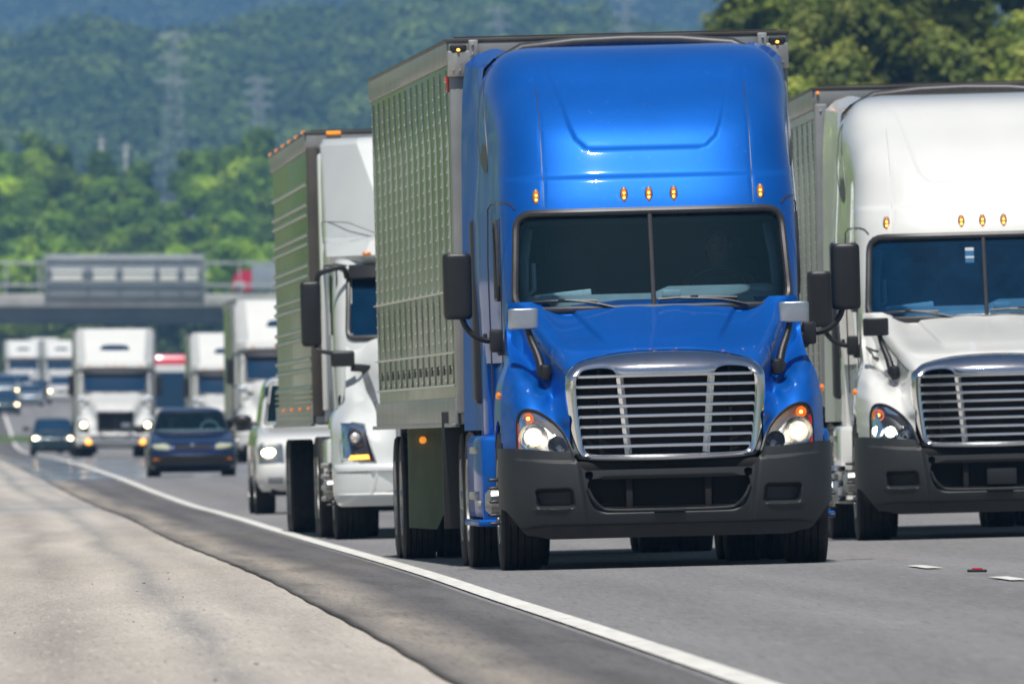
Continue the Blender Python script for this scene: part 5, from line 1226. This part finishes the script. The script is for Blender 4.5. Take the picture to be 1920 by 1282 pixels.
for px, yt, lb in ((190, 256, 'left of two pale utility poles above the bright trees'), (236, 268, 'right of two pale utility poles above the bright trees')):
    m = MB(); Y = 2500; m.tube([(0, 0, 0), (0, 0, 9)], [.28, .2], 8); m.box((0, 0, 8.4), (1.6, .15, .15), .01); m.box((0, 0, 7.4), (.6, .4, .8), .05); o = m.build('utility_pole', pmat('pole_grey', (.5, .5, .48), .8)); o.location = (X_(px, Y), Y, Z_(yt, Y)-9); tag(o, lb, 'pole')
# ------------------------------------------------------------------ small things on the road
m = MB(); m.box((0, 0, .012), (.13, .05, .018), .006); m.box((.0, -.005, .026), (.07, .04, .012), .004, m=1)
o = m.build('scrap', [M['plastic2'], M['redpaint']]); X, Y = X_(1832, 130.5), 130.5; o.location = (X, Y, float(gz(X, Y))+.03); tag(o, 'scrap of black and red debris lying on the lane at right', 'debris')
stn = pmat('pebble', (.14, .12, .11), .9); protos = []
for i in range(3):
    m = MB(); m.ball((0, 0, 0), (.012+.004*i, .014, .008), 4); protos.append(m)
pp = []
for i in range(46):
    Y = rnd.uniform(82, 175); X = X_(rnd.uniform(10, 900), Y)
    if X > float(edge(Y))-1.7: continue
    if len(pp) < 3: o = protos[len(pp)].build('pebble', stn); pp.append(o)
    else: o = pp[i % 3].copy(); sc.collection.objects.link(o)
    s = rnd.uniform(.25, .8); o.scale = (s, s*2, s); o.location = (X, Y, float(gz(X, Y))+.003); tag(o, 'small dark pebble lying on the pale concrete shoulder', 'pebble', 'pebbles on the concrete shoulder')
# white smudge of paint at the bottom of the frame
V = []
for y in (79.5, 80.2, 80.7):
    for px in (196, 215, 250, 292): x = X_(px, y); V.append((x, y, float(gz(x, y))+.004))
o = mk('paint_mark', V, [(i*4+k, i*4+k+1, i*4+k+5, i*4+k+4) for i in range(2) for k in range(3)], paint); o['kind'] = 'structure'
# ------------------------------------------------------------------ haze
hm = bpy.data.materials.new('air'); hm.use_nodes = True; t = hm.node_tree
for n in list(t.nodes): t.nodes.remove(n)
out = t.nodes.new('ShaderNodeOutputMaterial'); pv = t.nodes.new('ShaderNodeVolumePrincipled'); t.links.new(pv.outputs[0], out.inputs['Volume'])
pv.inputs['Color'].default_value = (.26, .56, 1.0, 1); pv.inputs['Density'].default_value = 1.1e-4; pv.inputs['Anisotropy'].default_value = .0
m = MB(); m.box(((-1000+1000)/2, 4500, 150), (2400, 10400, 340), 0); hz = m.build('haze', hm, smooth=False); hz['kind'] = 'stuff'; tag(hz, 'thin blue haze filling the valley air', 'haze')
# ------------------------------------------------------------------ vehicles in place
blue = empty('semi_truck', 'bright blue long-nose semi truck with chrome grille pulling a riveted box trailer, nearest vehicle', 'truck')
tractor(blue, 'blue')
trailer(blue, 6.2, 16.1, 'rivet', dx=-.02, head=-.005)
sk = MB(); fl = 17.3
sk.prism([(-1.27, 1.10), (-1.275, .27), (-1.05, .25), (-.92, .52), (-.90, 1.10)], lambda a, b: (a-.05, fl, b), lambda a, b: (a-.05, fl+.04, b))
for z, n in ((.62, 6), (1.02, 4)):
    for q in range(n): sk.ball((-1.29+.06*q, fl-.01, z), (.006, .006, .006), 4)
sk.build('trailer_flap', M['olive'], blue)
a = MB(); a.ball((-1.20, fl-.05, .985), (.03, .03, .03), 8); a.build('flap_lamp', M['amber_dim'], blue)
place(blue, (1259-960)/37333*146, 146.0, -.0392)
def seat_in(root, u, v, z, shirt, label, s=1.0):
    p = person(None, 0, 0, 0, shirt, s=s); p.matrix_world = root.matrix_world @ Matrix.Translation((u, v, z)); tag(p, label, 'person'); return p
seat_in(blue, .55, 2.98, 1.62, 'shirt', 'driver in a dark shirt behind the wheel of the blue semi truck')
wt = empty('semi_truck', 'white long-nose semi truck with blue-tinted glass and chrome grille, cut off by the right edge', 'truck')
tractor(wt, 'white', lampstyle='led', hm='black', stripes=True, fogplate=True)
trailer(wt, 6.1, 16.1, 'plain', head=.002, mfront='tr_post', mside='tr_grey')
place(wt, (1878-960)/37333*172, 172.0, -.022)
lt = empty('semi_truck', 'white semi truck with wedge roof fairing and ribbed trailer, half hidden behind the blue truck', 'truck')
wedge_tractor(lt, lit=False, slot=False, amberlow=True, dark_bumper=False)
trailer(lt, 6.35, 16.1, 'ribbed', z0=1.17, z1=4.12, head=-.004, mpost='tr_post')
place(lt, (862-960)/37333*197, 197.0, -.030)
LITW = dict(res=.6)
def far_semi(px, Y, head, label, tr='tr_side', L=14, **k):
    r = empty('semi_truck', label, 'truck', 'semi trucks in the distant traffic')
    wedge_tractor(r, 'white', res=.6, wide=True, **k); trailer(r, 6.2, L, 'none', detail=False, mside=tr); place(r, X_(px, Y), Y, head); return r
far_semi(217, 620, -.026, 'white semi truck with glowing headlights and black square grille left of the blue sedan')
far_semi(430, 645, -.0235, 'white semi truck half hidden between the pickup and the red-banded motorhome', lit=False, dark_bumper=True)
far_semi(540, 490, -.028, 'white semi truck with its left half showing right behind the white pickup', lit=False)
far_semi(44, 1385, -.032, 'small white semi truck far back behind the silver car at far left')
far_semi(116, 1360, -.032, 'small white semi truck far back, just left of the square-grille truck')
far_semi(84, 1640, -.034, 'tiny white truck farthest back, between the two small semi trucks')
# white pickup
pk = empty('pickup_truck', 'white pickup truck with one lit square headlight behind the ribbed trailer', 'pickup')
car(pk, 'white', PICK_B, PICK_G, (1.24, 1.76, .80, .70), .98, 5.6, PIC_L, 'bulb_far', wr=.38, wheels=(.95, 4.5), grille=(.72, .94, .55))
for s in (-1, 1): m = MB(); m.box((s*.72, .06, .47), (.20, .06, .09), .015); m.build('fog_lamp', M['steel'], pk)
place(pk, X_(619, 268), 268.0, -.035)
seat_in(pk, .38, 2.35, .80, 'shirt2', 'driver in a pale shirt inside the white pickup', .95)
sd_ = empty('sedan', 'dark blue older sedan with two people inside and unlit cream headlights', 'car')
car(sd_, 'carblue', SEDAN_B, SEDAN_G, (.93, 1.27, .70, .58), .84, 4.4, SED_L, None, amber=(.40, .40, .72), grille=(.58, .66, .36), bumper=(.26, .48, 'plastic2'))
place(sd_, X_(362, 377), 377.0, -.033, dz=-.06)
seat_in(sd_, .36, 2.15, .52, 'shirt', 'driver in a dark shirt in the blue sedan, at right in the windshield', .88)
seat_in(sd_, -.36, 2.2, .50, 'shirt2', 'passenger in a pale shirt in the blue sedan, at left in the windshield', .86)
def far_car(px, Y, head, paint, label, kind='sedan', lit='bulb_far'):
    r = empty('sedan' if kind == 'sedan' else 'pickup_truck', label, 'car')
    if kind == 'sedan': car(r, paint, SEDAN_B, SEDAN_G, (.93, 1.27, .70, .58), .84, 4.4, SED_L, lit, glassmat='bglass', grille=(.48, .60, .4))
    else: car(r, paint, PICK_B, PICK_G, (1.24, 1.76, .80, .70), .98, 5.6, PIC_L, lit, wr=.38, wheels=(.95, 4.5), glassmat='bglass', grille=(.70, .94, .5))
    place(r, X_(px, Y), Y, head)
far_car(100, 715, -.03, 'carteal', 'dark teal car with lit headlights left of the square-grille truck')
far_car(146, 820, -.03, 'carblue', 'dark blue car with a lit headlight tucked behind the square-grille truck')
far_car(92, 1310, -.03, 'carteal', 'small dark car between the silver sedan and the small white pickup')
far_car(34, 1290, -.032, 'white', 'small white pickup with lit headlights behind the silver sedan', 'pickup')
far_car(57, 1220, -.03, 'carsilver', 'silver blue sedan with sun glinting on its hood at far left', lit=None)
far_car(8, 1255, -.032, 'carsilver', 'grey pickup with one lit headlight cut off by the left edge', 'pickup')
far_car(118, 1240, -.03, 'white', 'small white car with a bright headlight far back beside the truck trailer', 'pickup')
far_car(12, 1180, -.031, 'carteal', 'small dark car with lit headlights at the left edge, nearest of the far left cars')
far_car(76, 1370, -.031, 'carblue', 'tiny dark blue car between the two small semi trucks')
mh = empty('motorhome', 'white motorhome with a red band above its tall dark windshield in distant traffic', 'motorhome')
V, F, mi, Fm = stack([(.4,1.15,.1,.3,9,.2),(.6,1.2,.0,.3,9,.2),(1.8,1.22,.05,.3,9,.2),(3.6,1.22,.2,.3,9,.2),(3.95,1.2,.35,.3,9,.2),(4.02,1.1,.7,.3,8.8,.2)], dz=.1, nf=16, matsel=lambda u, v, z: ((z > 3.62)).astype(int))
mk('body', V, F, [M['white'], M['redpaint']], mh, mi=mi)
Vg, Fg = front_panel(Fm, rrect(1.1, 1.85, 1.08, 3.3, .12), -.02, 14); mk('windshield', Vg, Fg, M['bglass'], mh)
for s in (-1, 1):
    a = MB(); a.ball((s*.9, .05, .9), (.12, .05, .1), 6); a.build('headlight', M['creamlamp'], mh)
    for y in (1.6, 6.5): wheel(mh, s*1.08, y, .45, r=.45, wd=.25, sgn=s, style='drive', res=14)
place(mh, X_(322, 800), 800.0, -.026)
